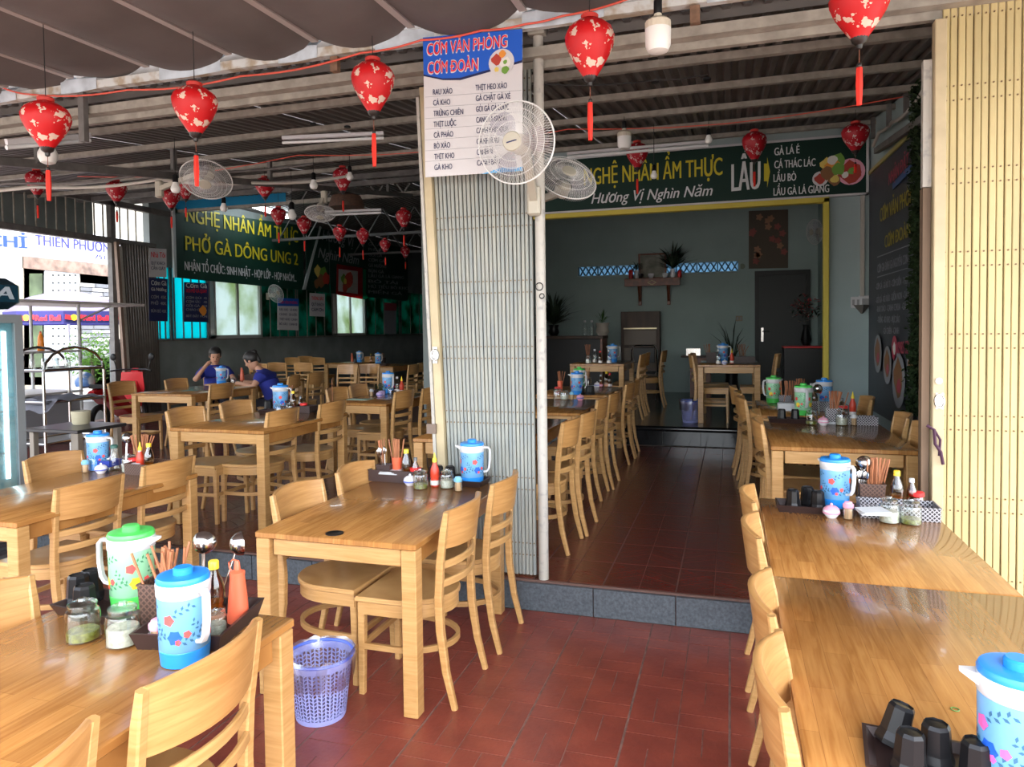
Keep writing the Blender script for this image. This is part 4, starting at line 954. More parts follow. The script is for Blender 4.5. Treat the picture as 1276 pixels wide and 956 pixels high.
# --- fourth right table (R3)
w_ = 'on the fourth right table'
pitcher((.39, 7.15, HU), .5, 'at the left end of the fourth right table', True); pitcher((.80, 6.86, HU), .5, 'at the right of the fourth right table')
basket((.52, 6.60, HU), .20, .14, .07, 0, 'left '+w_, LATW, lab='black and white lattice basket '); basket((.73, 6.58, HU), .20, .12, .07, 0, 'right '+w_, LATW, lab='black and white lattice basket ')
holder((.46, 6.70, HU+.01), w_, 0, 1, LATW); sticks((.48, 6.70, HU), w_, 16, .05, ztilt=.3); sticks((.62, 7.0, HU), 'in the rear of the fourth right table', 12, .03, ztilt=.15)
tag(part('tissue_box', G().cbox((0, 0, .035), (.15, .10, .07), .006), PAPER, None, loc=(.46, 6.48, HU)), 'white tissue box ' + w_, 'tissue box')
pot((.62, 6.45, HU), w_); bottle((.60, 6.72, HU), w_+' left', 'fish'); bottle((.71, 6.75, HU), w_+' right', 'oil'); bottle((.66, 6.80, HU), w_+' middle', 'wine'); bottle((.72, 7.1, HU), w_+' rear', 'wine'); shaker((.60, 6.53, HU), w_, mat('gold_lid', (.6, .38, .08), .3, metal=.6), 'gold')
# --- tables left of the aisle
w_ = 'on the aisle table with the pink pot'
pitcher(onz(714, 494, HU)+Vector((0, .06, 0)), 3.3, w_); pitcher(onz(722, 484, HU), 2.6, w_, True); cups([(724, 492), (731, 493), (737, 492)], 'on the aisle table with the pink pot', HU)
jar(onz(695, 498, HU), w_+' left', 'e', .12, .045); jar(onz(706, 497, HU), w_+' right', 'w', .11, .042); toothpicks(onz(715, 497, HU), w_); pot(onz(723, 499, HU), w_, PINKP, 'pink')
shaker(onz(688, 494, HU), w_); oc = thing('chopstick_cup', 'tall orange chopstick cup ' + w_, 'cup', onz(698, 489, HU)); part('cup_body', G().lathe([(.026, 0), (.03, .13), (.028, .13), (.025, .01)], 16), ORANP, oc); sticks(oc.location, w_, 8, .015)
w_ = 'on the aisle table before the step'
pot(onz(747, 481, HU), w_); jar(onz(738, 480, HU), w_, 'e', .13, .045); bottle(onz(756, 479, HU), w_+' left', 'pink'); bottle(onz(763, 479, HU), w_+' right', 'fish'); bottle(onz(769, 478, HU), w_+' rear', 'oil'); sticks(onz(752, 473, HU), w_, 8, .03); holder(onz(752, 473, HU), w_); napkins(onz(752, 477, HU), w_)
w_ = 'on the inner room left table'
pitcher(onz(774, 451, HI)+Vector((-.12, .0, 0)), 3.3, w_); bottle(onz(741, 452, HI), w_+' left', 'wine'); bottle(onz(748, 453, HI), w_+' right', 'oil'); bottle(onz(757, 454, HI), w_+' end', 'wine'); jar(onz(733, 453, HI), w_, 'w'); sticks(onz(733, 449, HI), w_, 8, .02)
w_ = 'on the inner room right table'
pitcher(onz(901, 451, HI), 2.9, w_); holder(onz(886, 452, HI), w_, 0, 1.3); sticks(onz(883, 450, HI), w_+' left', 8, .03); sticks(onz(925, 450, HI), w_+' right', 10, .04, ztilt=.3); basket(onz(928, 452, HI), .26, .14, .08, 0, w_); bottle(onz(912, 453, HI), w_+' right', 'ketch'); bottle(onz(895, 454, HI), w_+' left', 'wine'); pot(onz(903, 455, HI), w_)
w_ = 'on the far back hall table'
pitcher(onz(448, 451, HU), 3.0, w_+' left'); pitcher(onz(460, 454, HU), 3.0, w_+' right', sc=1.0); cups([(440, 453), (446, 454)], w_, HU); holder(onz(482, 453, HU), w_, 0, 1.3); sticks(onz(482, 453, HU), w_, 10, .04); shaker(onz(474, 453, HU), w_); tray(onz(470, 455, HU), .5, .2, 0, w_, .03); squeeze(onz(427, 449, HU), w_); bottle(onz(470, 451, HU), w_, 'fish')
w_ = 'on the table of the two people'
pitcher(onz(272, 479, HU), 3.3, w_); squeeze(onz(293, 474, HU), w_); holder(onz(301, 470, HU), w_, 0, 1.4, WEAVE); sticks(onz(302, 471, HU), w_, 14, .05, ztilt=.25); jar(onz(280, 480, HU), w_, 'e', .10, .035); basket(onz(312, 473, HU), .3, .2, .08, 0, w_, WEAVE)
cups([(284, 477)], w_, HU)

# bins
def bin_(p, where, sc=1):
    t = thing('waste_bin', 'lilac blue perforated plastic waste bin with a clear bag, ' + where, 'waste bin', p); t.scale = (sc,)*3
    def f():
        g = G(); n = 44; rows = 13
        def P_(a, z): r = .092+.030*z/.27; return (r*math.cos(a), r*math.sin(a), z)
        g.lathe([(.09, 0), (.092, .004), (.0945, .022)], n); 
        for j in range(rows):
            z0 = .022+j*.0165; 
            for i in range(n):
                a = 2*PI*i/n; da = 2*PI/n; sh = .010 if i % 2 else -.010
                g.add([P_(a, z0), P_(a+da*.36, z0+sh*.36), P_(a+da*.36, z0+.0165+sh*.36), P_(a, z0+.0165)], [(0, 1, 2, 3)])
                g.add([P_(a+da*.36, z0+sh*.36), P_(a+da, z0+sh), P_(a+da, z0+sh+.0055), P_(a+da*.36, z0+sh*.36+.0055)], [(0, 1, 2, 3)])
        g.lathe([(.1185, .232), (.1225, .262)], n, cap0=False, cap1=False); return g
    cpart('bin_body', 'bin', f, BUCK, t, smooth=False)
    cpart('rim', 'binr', lambda: G().torus((0, 0, .266), .124, .007, 40, 8), BUCKR, t)
    def bg_():
        g = G(); random.seed(5); R = []
        for r, z in ((.080, .03), (.108, .15), (.119, .262), (.128, .285), (.136, .262), (.134, .21), (.128, .16)):
            R.append([((r+random.uniform(-.006, .006))*math.cos(2*PI*k/30), (r+random.uniform(-.006, .006))*math.sin(2*PI*k/30), z+random.uniform(-.008, .008)) for k in range(30)])
        return g.loft(R, True, False)
    cpart('bag', 'bag', bg_, BAG, t)
    return t
bin_((-1.69, 2.63, 0), 'below the front middle table', 1.14).scale.z = 1.0
b0 = onz(860, 527, ZI); bin_((b0.x, 9.45, ZI), 'on the inner room floor', 1.05)

# keep every table-top thing within its table
for o in list(bpy.data.objects):
    if o.parent or o.get('kind') or o.get('category') in (None, 'chair', 'table', 'folding gate', 'person', 'waste bin', 'grommet'): continue
    z = o.location.z; best = None
    for k, tt in TB.items():
        zt = tt.location.z+.75
        if not (-.01 < z-zt < .10): continue
        hx_, hy_ = TD[k]
        m_ = .035 if 'chopstick' in o.name else .06
        cx = min(max(o.location.x, tt.location.x-hx_+m_), tt.location.x+hx_-m_); cy = min(max(o.location.y, tt.location.y-hy_+m_), tt.location.y+hy_-m_)
        d = math.hypot(cx-o.location.x, cy-o.location.y)
        if best is None or d < best[0]: best = (d, cx, cy)
    if best and best[0] > 0: o.location.x, o.location.y = best[1], best[2]

# =================================================================== HANGING THINGS
def roof_at(p): return roofz(p.y)+.03 if p.y < 11.5 else 4.4
def lantern(u, vt, vb, wpx, label, tass=1, dark=False, group=None, top=None, d=None):
    d = d or .25*FPX/wpx; c = atd(u, (vt+vb)/2, d); h = (vb-vt)*d/FPX; R = .125; mt = LANTD if dark else LANT
    t = thing('silk_lantern', label, 'lantern', (c.x, c.y, c.z), random.random(), group)
    H = h/2
    def f():
        prof = [(.30, .97), (.34, .90), (.62, .80), (.88, .62), (1.0, .38), (.97, .15), (.84, -.15), (.64, -.45), (.44, -.72), (.30, -.90), (.28, -.95)]
        return G().lathe([(r*R, z) for r, z in prof], 32, off=lambda j, n: 1.0 if j % 2 == 0 else .955, cap0=False)
    k = 'lan'; q = H
    cpart('silk_shade', k, f, mt, t, sc=(1, 1, q))
    cpart('top_ring', 'lanr', lambda: G().lathe([(.042, 0), (.044, .018), (.036, .024)], 18), mat('red_lantern_collar', (.55, .03, .02), .5), t, (0, 0, H*.93))
    cpart('bottom_cap', 'lanc', lambda: G().lathe([(.004, -.05), (.012, -.045), (.014, -.03), (.030, -.018), (.036, 0)], 18), BLACKW, t, (0, 0, -H*.93))
    tz = (top if top is not None else max(roof_at(c), c.z+H+.05)) - c.z
    cpart('cord', 'lcord', lambda: G().tube([(0, 0, 0), (0, 0, 1)], .0025, 5), WIRE, t, (0, 0, H*.9), sc=(1, 1, tz-H*.9))
    if tass:
        tl = h*.62*tass
        ts = cpart('tassel', 'tas', lambda: G().lathe([(.009, 0), (.013, -.02), (.015, -.5), (.011, -1)], 10, off=lambda j, n: 1 if j % 2 else .8), TASS, t, (0, 0, -H-.115), sc=(1, 1, tl))
        cpart('bead', 'bead', lambda: G().ell((0, 0, 0), (.011, .011, .012)), BLACKW, t, (0, 0, -H-.108))
        cpart('tassel_cord', 'tcord', lambda: G().tube([(0, 0, 0), (0, 0, -.12)], .002, 5), mat('brown_cord', (.2, .06, .03), .6), t, (0, 0, -H))
    return t
RL = 'red blossom-print silk lantern, '
lantern(58, 125, 186, 57, RL+'leftmost of the large ones under the awning edge', d=3.95, top=3.37)
lantern(243, 106, 168, 55, RL+'second large one from the left', d=4.05, top=3.37)
lantern(465, 75, 141, 54, RL+'large one left of the white menu poster', d=4.1, top=3.35)
lantern(735, 22, 98, 63, RL+'large one beside the pipe and the big bulb', d=3.55, top=3.42)
lantern(1071, -26, 50, 72, RL+'large one at the top right, its top cut off', d=3.1, top=3.42)
lantern(46, 212, 244, 26, RL+'small one below the leftmost large lantern', .8, True)
lantern(145, 225, 252, 25, RL+'small one above the dark brown gate', .8, True)
lantern(213, 235, 260, 22, RL+'small one left of the ceiling fan near the bulb', .9, True)
lantern(231, 218, 249, 22, RL+'small one partly behind the ceiling fan at left', .6, True)
lantern(330, 221, 246, 25, RL+'small one in front of the blue tarpaulin', .8, True)
lantern(347, 258, 281, 19, RL+'first of the row over the green banner', .9, True)
for i_, (u, v, w_) in enumerate(((379, 281, 18), (423, 291, 16.5), (452, 295, 16), (480, 306, 14), (505, 314, 12))): lantern(u, v-w_*.62, v+w_*.62, w_, RL+'%s from the left in the small dark row along the banners' % ORD[i_+1], .9, True, 'lanterns receding along the banners')
lantern(503, 260, 284, 20, RL+'small one just left of the grey gate', .9, True)
lantern(427, 208, 239, 24, RL+'small one above the fan with a bulb in front', .7, True)
lantern(794, 177, 210, 28, RL+'in front of the green sign, beside a white bulb', .9, True)
lantern(940, 163, 200, 30, RL+'in front of the large word on the green sign', .8, True)
lantern(1066, 153, 189, 33, RL+'at the right end of the green sign', .5, True)
def bulb(u, vtop, vbot, d, label, big=False, up=None, sc=1):
    c = atd(u, vbot, d); h = (vbot-vtop)*d/FPX; t = thing('hanging_bulb', label, 'light bulb', c)
    if big:
        s = h/.26
        cpart('diffuser', 'bgd', lambda: G().lathe([(.020, .004), (.050, .012), (.062, .04), (.064, .12)], 28), BULB, t, sc=(s,)*3)
        cpart('heat_sink', 'bgs', lambda: G().lathe([(.064, .12), (.064, .155), (.050, .168), (.022, .178), (.018, .20)], 36, off=lambda j, n: 1 if j % 2 else .95), mat('cream_bulb_base', (.62, .56, .44), .5), t, sc=(s,)*3)
        cpart('socket', 'bgk', lambda: G().lathe([(.019, .195), (.021, .20), (.021, .26)], 14), BLACKP, t, sc=(s,)*3)
        z0 = .26*s
    else:
        s = sc
        cpart('diffuser', 'smd', lambda: G().lathe([(.008, 0), (.022, .006), (.030, .022), (.030, .036), (.021, .055), (.016, .072)], 18), BULB, t, sc=(s,)*3)
        cpart('socket', 'smk', lambda: G().lathe([(.016, .07), (.018, .072), (.018, .115), (.010, .125)], 12), BLACKP, t, sc=(s,)*3)
        z0 = .12*s
    tz = (up if up else roof_at(c))-c.z
    cpart('cord', 'lcord', lambda: G().tube([(0, 0, 0), (0, 0, 1)], .0025, 5), WIRE, t, (0, 0, z0), sc=(1.4, 1.4, max(tz-z0, .02)))
    return t
bulb(820, 2, 67, 3.4, 'large white cylindrical bulb hanging right of the big lantern near the pipe', True, 3.34)
bulb(778, 152, 187, 6.5, 'medium white cylindrical bulb above the green sign', True)
bulb(815, 208, 223, 7.0, 'small round bulb on a long cord in front of the green sign', sc=1.1)
bulb(883, 165, 179, 6.6, 'small round bulb on a cord at the top edge of the green sign', sc=1.1)
bulb(219, 228, 241, 6.5, 'small bulb on a long cord left of the ceiling fan', sc=1.4)
bulb(391, 224, 236, 8.0, 'small bulb hanging in front of the blue tarpaulin, right', sc=1.5)
bulb(436, 218, 225, 8.0, 'small bulb in front of the lantern above the fan', sc=1.3)
bulb(279, 252, 264, 9.0, 'small bulb at the first letters of the green banner', sc=1.5)
bulb(364, 262, 274, 9.0, 'small bulb at the end of the tube light', sc=1.8)
bulb(60, 190, 205, 5.2, 'white bulb behind the leftmost large lantern', sc=2.2)
for u, v, d in ((816, 101, 5.0), (881, 93, 5.0), (391, 173, 6.0), (433, 172, 6.2)):
    p = atd(u, v, d); o = part('ceiling_rose', G().lathe([(.028, 0), (.030, .012), (.018, .02)], 14), BLACKP, None, loc=(p.x, p.y, roofz(p.y)-.004)); tag(o, {816: 'black ceiling socket left one over the aisle', 881: 'black ceiling socket right one over the aisle', 391: 'black ceiling socket over the left hall, left one', 433: 'black ceiling socket over the left hall, right one'}[u], 'socket')
# red string along the beam, wires
def strand(name, pts, r, mt, label, cat):
    P2 = []
    for i in range(len(pts)-1):
        a, b = Vector(pts[i]), Vector(pts[i+1])
        for k in range(6): f = k/6; P2.append(a+(b-a)*f-Z*.03*math.sin(PI*f)*(b-a).length)
    P2.append(Vector(pts[-1])); return tag(part(name, G().tube(P2, r, 6), mt, None), label, cat)
strand('cord', [ony(0, 108, YS-.13), ony(30, 117, YS-.13), ony(160, 112, YS-.13), ony(300, 95, YS-.13), ony(450, 66, YS-.13), ony(525, 50, YS-.13), ony(600, 38, YS-.13), ony(655, 30, YS-.13), ony(700, 20, YS-.13), ony(790, -4, YS-.13)], .006, REDW, 'red cord strung along the front roof beam', 'cord')
strand('cord', [(-7.6, 6.79, roofz(6.8)-.0), (-4.5, 6.79, roofz(6.8)), (-1.5, 6.79, roofz(6.8)), (1.4, 6.79, roofz(6.8))], .005, REDW, 'thin red cord strung under a rear purlin', 'cord')
strand('cable', [(-1.35, 4.6, 3.3), atd(816, 100, 4.95), atd(881, 93, 4.95)], .005, WIRE, 'black cable running to the two ceiling sockets over the aisle', 'cable')
strand('cable', [(-9.5, 6.0, 3.42), (-7.6, 6.2, 3.34), (-6.2, 6.6, 3.4), (-5.4, 7.2, 3.42), (-4.6, 8.0, 3.6)], .018, WHITEW, 'pale cable slung under the left roof beside the rafter', 'cable')
strand('cable', [(-8.9, 5.4, 3.30), (-7.2, 5.6, 3.24), (-5.5, 5.9, 3.30), (-4.2, 6.6, 3.42)], .014, BEAMD, 'grey conduit slung across the left roof', 'cable')
strand('cable', [onx(1150, 113, 1.46), onx(1130, 140, 1.46), onx(1112, 152, 1.46), onx(1095, 165, 1.46), onx(1088, 182, 1.46)], .018, mat('beige_conduit', (.45, .42, .37), .6), 'beige cable snaking along the top of the right wall', 'cable')
tag(part('conduit', G().b2(1.425, 1.465, 8.96, 9.0, 1.98, 3.75), mat('beige_conduit', (.45, .42, .37), .6), None, False), 'beige vertical cable trunking beside the switches on the right', 'conduit')
# tube lights
def tube(p0, p1, label, on=0, r=.016):
    p0, p1 = Vector(p0), Vector(p1); t = thing('tube_light', label, 'tube light', p0)
    part('fixture', G().sweep([Vector((0, 0, .04)), p1-p0+Vector((0, 0, .04))], (0, 1, 0), .04, .03), WHITEP, t, False)
    part('tube', G().tube([(0, 0, 0), p1-p0], r, 10), mat('lit_tube', (.9, .9, .9), .4, emis=(.85, .95, 1), estr=12) if on else mat('unlit_tube', (.72, .74, .74), .3), t)
    return t
tube((-1.75, 7.9, 3.58), (-.22, 7.9, 3.58), 'unlit white tube light above the green sign over the aisle')
a = onx(296, 250, -9.8); b = onx(358, 270, -9.8); tube(a, b, 'glowing tube light above the large green banner at left', 1, .05)
a = atd(405, 268, 9.5); b = atd(475, 265, 9.5); tube(a, b, 'pale tube light by the fan, right of the green banner')
a = atd(8, 184, 5.0); b = atd(112, 175, 5.6); tube(a, b, 'pale tube light behind the leftmost large lantern')
a = atd(352, 178, 6.0); b = atd(478, 172, 6.0); tube(a, b, 'thin unlit tube light under the hall roof left of the poster', 0, .012)
a = atd(215, 214, 11); b = atd(318, 208, 11)

# fans
def fan(c, nrm, label, R=.21, mount=None, upv=Z):
    """wall fan: cage centre c, cage facing nrm"""
    c = Vector(c); n = Vector(nrm).normalized(); t = thing('wall_fan', label, 'fan', c)
    q = Vector((0, 0, 1)).rotation_difference(n); M = q.to_matrix().to_4x4()
    s = R/.21
    def cage():
        g = G(); N = 90
        for k in range(N):
            a = 2*PI*k/N; ca, sa = math.cos(a), math.sin(a)
            g.tube([(.05*ca, .05*sa, .062), (.13*ca, .13*sa, .058), (.19*ca, .19*sa, .035), (.21*ca, .21*sa, 0)], .0010, 3, False)
            g.tube([(.06*ca, .06*sa, -.058), (.15*ca, .15*sa, -.055), (.20*ca, .20*sa, -.03), (.21*ca, .21*sa, 0)], .0010, 3, False)
        return g
    cg = cpart('cage', 'cage', cage, FANW, t); cg.matrix_local = M @ Matrix.Scale(s, 4)
    def add(name, key, fn, mt, par=t):
        o = cpart(name, key, fn, mt, par); o.matrix_local = M @ Matrix.Scale(s, 4); return o
    add('cage_ring', 'crings', lambda: G().torus((0, 0, 0), .21, .0045, 44, 6).torus((0, 0, .055), .135, .0016, 40, 4).torus((0, 0, .045), .170, .0016, 40, 4).torus((0, 0, .062), .10, .0016, 36, 4), FANW)
    add('hub', 'fhub', lambda: G().lathe([(.050, .055), (.052, .060), (.046, .068), (.01, .070)], 26), FANP)
    add('motor', 'fmot', lambda: G().lathe([(.025, -.15), (.05, -.14), (.055, -.06), (.04, -.05)], 20), FANP)
    for k in range(3):
        def bl(k=k):
            g = G(); R_ = []
            for i in range(9):
                f = i/8; r = .035+.145*f; wd = .55*math.sin(PI*(.18+.72*f))**.7; a0 = 2*PI*k/3
                R_.append([(r*math.cos(a0+wd*(j/6-.5)*1.9), r*math.sin(a0+wd*(j/6-.5)*1.9), .022*(j/6-.5)*2) for j in range(7)])
            return g.loft(R_, closed=False)
        add('blade', 'blade%d' % k, bl, BLADE)
    if mount is not None:
        mt_ = Vector(mount)-c
        part('bracket', G().sweep([-n*.13*s, mt_*.6-n*.06, mt_], (0, 1, 0) if abs(n.y) < .7 else (1, 0, 0), .045, .045), FANP, t)
        part('control_box', G().cbox(mt_, (.075, .06, .17), .012), FANP, t)
    return t
fc = atd(643, 178, 3.62)
fan(fc, (-.06, -1, -.10), 'large wall fan with clear blades on the pipe, over the menu poster', .205, (-1.075, YS-.02, fc.z-.215))
n_ = Vector((-.06, -1, -.10)).normalized(); fo = [o for o in bpy.data.objects if o.name.startswith('wall_fan')][0]; pc = fc+n_*.0695-fo.location
part('brand_mark', slab([pc+Vector(q) for q in ((-.026, 0, -.010), (.028, 0, .001), (.028, 0, .008), (-.026, 0, -.003))], n_, .001), NAVY, fo, False)
fc = atd(706, 222, 4.6); fan(fc, (.55, -.75, .75), 'second wall fan behind the pipe, tilted upward, before the green sign', .20, (-1.5, 4.9, fc.z-.1))
fc = atd(257, 224, 6.6); fan(fc, (.25, -.55, -.75), 'wall fan hung from the rafter above the large green banner', .23, (-5.38, fc.y+.2, roofz(fc.y)-.35))
fc = atd(399, 266, 9.0); fan(fc, (.15, -.35, -1), 'fan hung over the gap between green and dark banners', .19, (fc.x, fc.y+.1, fc.z+.22))
fc = onx(344, 366, XL+.35); fan(fc, (.9, -.2, .25), 'small wall fan below the right end of the green banner', .22, (XL+.05, fc.y+.1, fc.z-.05))
fc = Vector((1.25, 12.6, 3.35)); fan(ony(1015, 289, 12.9), (-.9, -.5, -.1), 'fan on the inner room right wall above the door, cut by the yellow frame', .21, (1.46, 12.9, 3.2))
tag(part('lamp_shade', G().lathe([(.24, 0), (.25, .03), (.20, .16), (.10, .20)], 26), mat('brown_wicker_shade', (.10, .05, .03), .7, noise=.4, nscale=30), None, loc=atd(432, 259, 10)), 'dark brown round hanging shade right of the fan, under the truss', 'lamp shade')

# =================================================================== SIGNS
# white menu poster on the gate
t = thing('menu_poster', 'white and blue rice menu poster hanging on the grey gate', 'poster')
yp = YS-.105
def pp2(u, v, y=yp): return ony(u, v, y)
q = [pp2(530, 221), pp2(651, 213), pp2(651, 36), pp2(527, 47)]
part('sheet', slab(q, (0, -1, 0), .003), CREAM, t, False)
part('header_print', slab([p+Vector((0, -.0015, 0)) for p in (pp2(528, 93), pp2(552, 98), pp2(574, 97), pp2(651, 75), pp2(651, 36), pp2(527, 47))], (0, -1, 0), .001), BLUEPR, t, False)
part('edge_print', slab([p+Vector((0, -.0022, 0)) for p in (pp2(528, 93), pp2(552, 98), pp2(574, 97), pp2(651, 75), pp2(651, 78), pp2(574, 100), pp2(552, 100), pp2(528, 95))], (0, -1, 0), .0006), NAVY, t, False)
part('wave_print', slab([p+Vector((0, -.0015, 0)) for p in (pp2(600, 217), pp2(625, 209), pp2(651, 208), pp2(651, 213), pp2(612, 216))], (0, -1, 0), .001), mat('light_blue_print', (.10, .45, .8), .5), t, False)
def row(txt, u0, v0, u1, v1, cap, mt_, y, bold=.02, off=.004, sh=0): return letters(txt, ony(u0, v0, y), ony(u1, v1, y), Z, cap, mt_, t, bold, sh, off)
px = 1/FPX*3.95
for txt, u0, v0, u1, v1, c_ in (('CƠM VĂN PHÒNG', 533, 69, 632, 58, 14.5), ('CƠM ĐOÀN', 534, 92, 596, 87, 14.5)):
    row(txt, u0-.7, v0+.8, u1+.7, v1+.8, (c_+1.2)*px, CREAM, yp, .045, .003, .08); row(txt, u0, v0, u1, v1, c_*px, REDPR, yp, .012, .0048, .08)
for i, (a, b) in enumerate((('RAU XÀO', 'THỊT HEO XÀO'), ('CÁ KHO', 'GÀ CHẶT GÀ XÉ'), ('TRỨNG CHIÊN', 'GỎI GÀ GÀ LUỘC'), ('THỊT LUỘC', 'CANH LÁ GIANG'), ('CÀ PHÁO', 'CANH KHO QUA'), ('BÒ XÀO', 'CANH RAU'), ('THỊT KHO', 'CANH BÍ'), ('GÀ KHO', 'CANH BẦU'))):
    v = 118.5+13.4*i; u = 540+i*.25; wl = (24, 21, 37, 28, 24, 20, 25, 22)[i]; wr = (39, 43, 41, 38, 40, 28, 20, 28)[i]
    row(a, u, v, u+wl, v-wl*.07, 7.2*px, NAVY, yp); row(b, u+53, v-5.5, u+53+wr, v-5.5-wr*.075, 7.2*px, NAVY, yp)
    if i: part('rule_line', slab([p+Vector((0, -.0015, 0)) for p in (pp2(530, v-11), pp2(650, v-19.5), pp2(650, v-19.1), pp2(530, v-10.6))], (0, -1, 0), .0006), GREY, t, False)
def dish(parent, c, ex, ez, r, off, food, plate=CREAM):
    c = Vector(c); n = -Vector(ex).cross(Vector(ez)) ; n = Vector(ex).cross(Vector(ez)).normalized()
    if plate: part('plate_print', slab(disc(c+n*off, ex, ez, r, r, 22), n, .0008), plate, parent, False)
    for k, (dx, dz, rr, m_) in enumerate(food):
        random.seed(k*7+3); N = 11; cc = c+n*(off+.001+.0006*k)+Vector(ex)*dx*r+Vector(ez)*dz*r
        pts = [cc+Vector(ex)*math.cos(2*PI*i/N)*rr*r*random.uniform(.75, 1.15)+Vector(ez)*math.sin(2*PI*i/N)*rr*r*random.uniform(.75, 1.15) for i in range(N)]
        part('food_print', slab(pts, n, .0006), m_, parent, False)
FR, FO, FY, FG, FB, FWH = (mat('food_red', (.45, .05, .03), .5), mat('food_orange', (.75, .28, .04), .5), mat('food_yellow', (.72, .55, .12), .5), mat('food_green', (.16, .34, .05), .5), mat('food_brown', (.25, .11, .04), .5), mat('food_white', (.75, .73, .68), .5))
EX, EY = Vector((1, 0, 0)), Vector((0, 1, 0))
dish(t, pp2(625, 78), EX, Z, 17*px, .004, [(-.35, .25, .42, FR), (.3, -.05, .42, FWH), (.3, 0, .16, FG), (.1, .6, .28, FO), (-.35, -.5, .2, FY), (.3, -.6, .32, FG)])
# green sign over the opening
t = thing('shop_sign', 'wide dark green sign with yellow and white lettering over the opening', 'sign')
ys = YI-.06
part('board', G().b2(-2.9, 1.49, ys, ys+.05, 3.155, 3.80), mat('dark_green_sign_face', (.003, .026, .017), .5, spec=.3), t, False)
part('rim', G().b2(-2.9, 1.50, ys-.01, ys+.05, 3.80, 3.825).b2(1.475, 1.50, ys-.01, ys+.05, 3.13, 3.80).b2(-2.9, 1.5, ys-.01, ys+.05, 3.13, 3.155), WHITEP, t, False)
def srow(txt, u0, v0, u1, v1, cappx, m_, bold=.03, sh=0): return letters(txt, ony(u0, v0, ys), ony(u1, v1, ys), Z, cappx*9.3/FPX, m_, t, bold, sh, .006)
srow('NGHỆ NHÂN ẨM THỰC', 728, 231, 900, 218, 20, YEL, .022); srow('Hương Vị Nghìn Năm', 737, 254, 888, 243.5, 12.5, WHT, .012, .3)
srow('LẨU', 912, 238.5, 947, 235, 31, WHT, .04)
srow('GÀ LÁ É', 965, 194, 996, 191, 8.5, WHT); srow('CÁ THÁC LÁC', 965, 210, 1016, 207, 8.5, WHT); srow('LẨU BÒ', 964, 227, 992, 225, 8.5, WHT); srow('LẨU GÀ LÁ GIANG', 964, 244, 1033, 239.5, 8.5, WHT)
part('arrow_print', slab([ony(u, v, ys)+Vector((0, -.006, 0)) for u, v in ((952, 226), (956, 226), (956, 234), (959.5, 214), (956, 196), (956, 204), (952, 204))], (0, -1, 0), .003), YEL, t, False)
dish(t, ony(1037, 208, ys), EX, Z, .17, .006, [(-.3, .2, .45, FY), (.3, .4, .5, FG), (.0, 0, .5, FO), (-.3, -.4, .45, FB), (.4, -.2, .45, FG), (0, .45, .35, FWH)], None)
dish(t, ony(1022, 223, ys), EX, Z, .085, .006, [(0, 0, .7, FR)]); dish(t, ony(1040, 224, ys), EX, Z, .08, .006, [(0, 0, .85, FB), (0, .1, .6, FY)], None)
dish(t, ony(1060, 214, ys), EX, Z, .15, .006, [(0, 0, .85, FR), (.1, .05, .3, FG), (-.4, -.2, .25, FWH), (.45, -.1, .3, FR)], PINKP)
# long banners on the left wall
def banner(name, label, ya, yb, za, zb, zta, ztb, mt_):
    t = thing(name, label, 'banner')
    part('vinyl_sheet', slab([(XL+.12, ya, za), (XL+.12, yb, zb), (XL+.12, yb, ztb), (XL+.12, ya, zta)], (1, 0, 0), .01), mt_, t, False); return t
yb_ = onx(382, 362, XL+.12).y; ya_ = onx(219, 346, XL+.12).y; yc_ = 21.9
zb1, zb2, zb3 = onx(219, 346, XL+.12).z, onx(382, 362, XL+.12).z, onx(527, 377, XL+.12).z
t = banner('shop_banner', 'large dark green banner with three lines of yellow and white letters, left wall', ya_, yb_-.12, zb1, zb2, 4.1, 4.35, BANG)
part('edge_rail', G().b2(XL+.1, XL+.15, ya_-.06, ya_, zb1, 4.12), mat('pale_rail', (.5, .55, .55), .5), t, False)
def wrow(txt, u0, v0, u1, v1, cappx, m_, bold=.03, sh=0, X=XL+.125):
    p0, p1 = onx(u0, v0, X), onx(u1, v1, X); d = abs((p0-CAM).dot(FW))
    return letters(txt, p0, p1, Z, cappx*d/FPX, m_, t, bold, sh, .008)
wrow('NGHỆ NHÂN ẨM THỰC', 232, 276, 371, 302.5, 19, YEL, .022); wrow('PHỞ GÀ DÔNG UNG 2', 231, 311.5, 371, 330.5, 18, YEL, .022); wrow('NHẬN TỔ CHỨC: SINH NHẬT - HỌP LỚP - HỌP NHÓM...', 230, 336.5, 369, 351, 11, WHT, .03)
t = banner('shop_banner', 'dark banner with slanted white script and a dish picture on red', yb_+.02, yc_-4.9, zb2, zb2-.02, 4.35, 4.4, BANG)
part('edge_rail', slab([onx(377, 361, XL+.13), onx(381, 361, XL+.13), onx(401, 282, XL+.13), onx(399, 282, XL+.13)], (1, 0, 0), .02), mat('pale_rail', (.5, .55, .55), .5), t, False)
wrow('Hương Vị', 401, 299, 441, 308, 13, GREY, .012, .3); wrow('Nghìn Năm', 396, 321, 447, 330, 13, GREY, .012, .3)
part('picture_print', slab([onx(u, v, XL+.135) for u, v in ((419, 367), (452, 373), (452, 334), (420, 329))], (1, 0, 0), .006), sheer_mat('backlit_red_print', (.60, .02, .03), .7, .5), t, False)
part('curve_print', slab([onx(u, v, XL+.135) for u, v in ((452, 373), (456, 373), (459, 371), (456, 366), (456, 336), (452, 335))], (1, 0, 0), .006), sheer_mat('backlit_green_print', (.02, .40, .25), .7, .5), t, False)
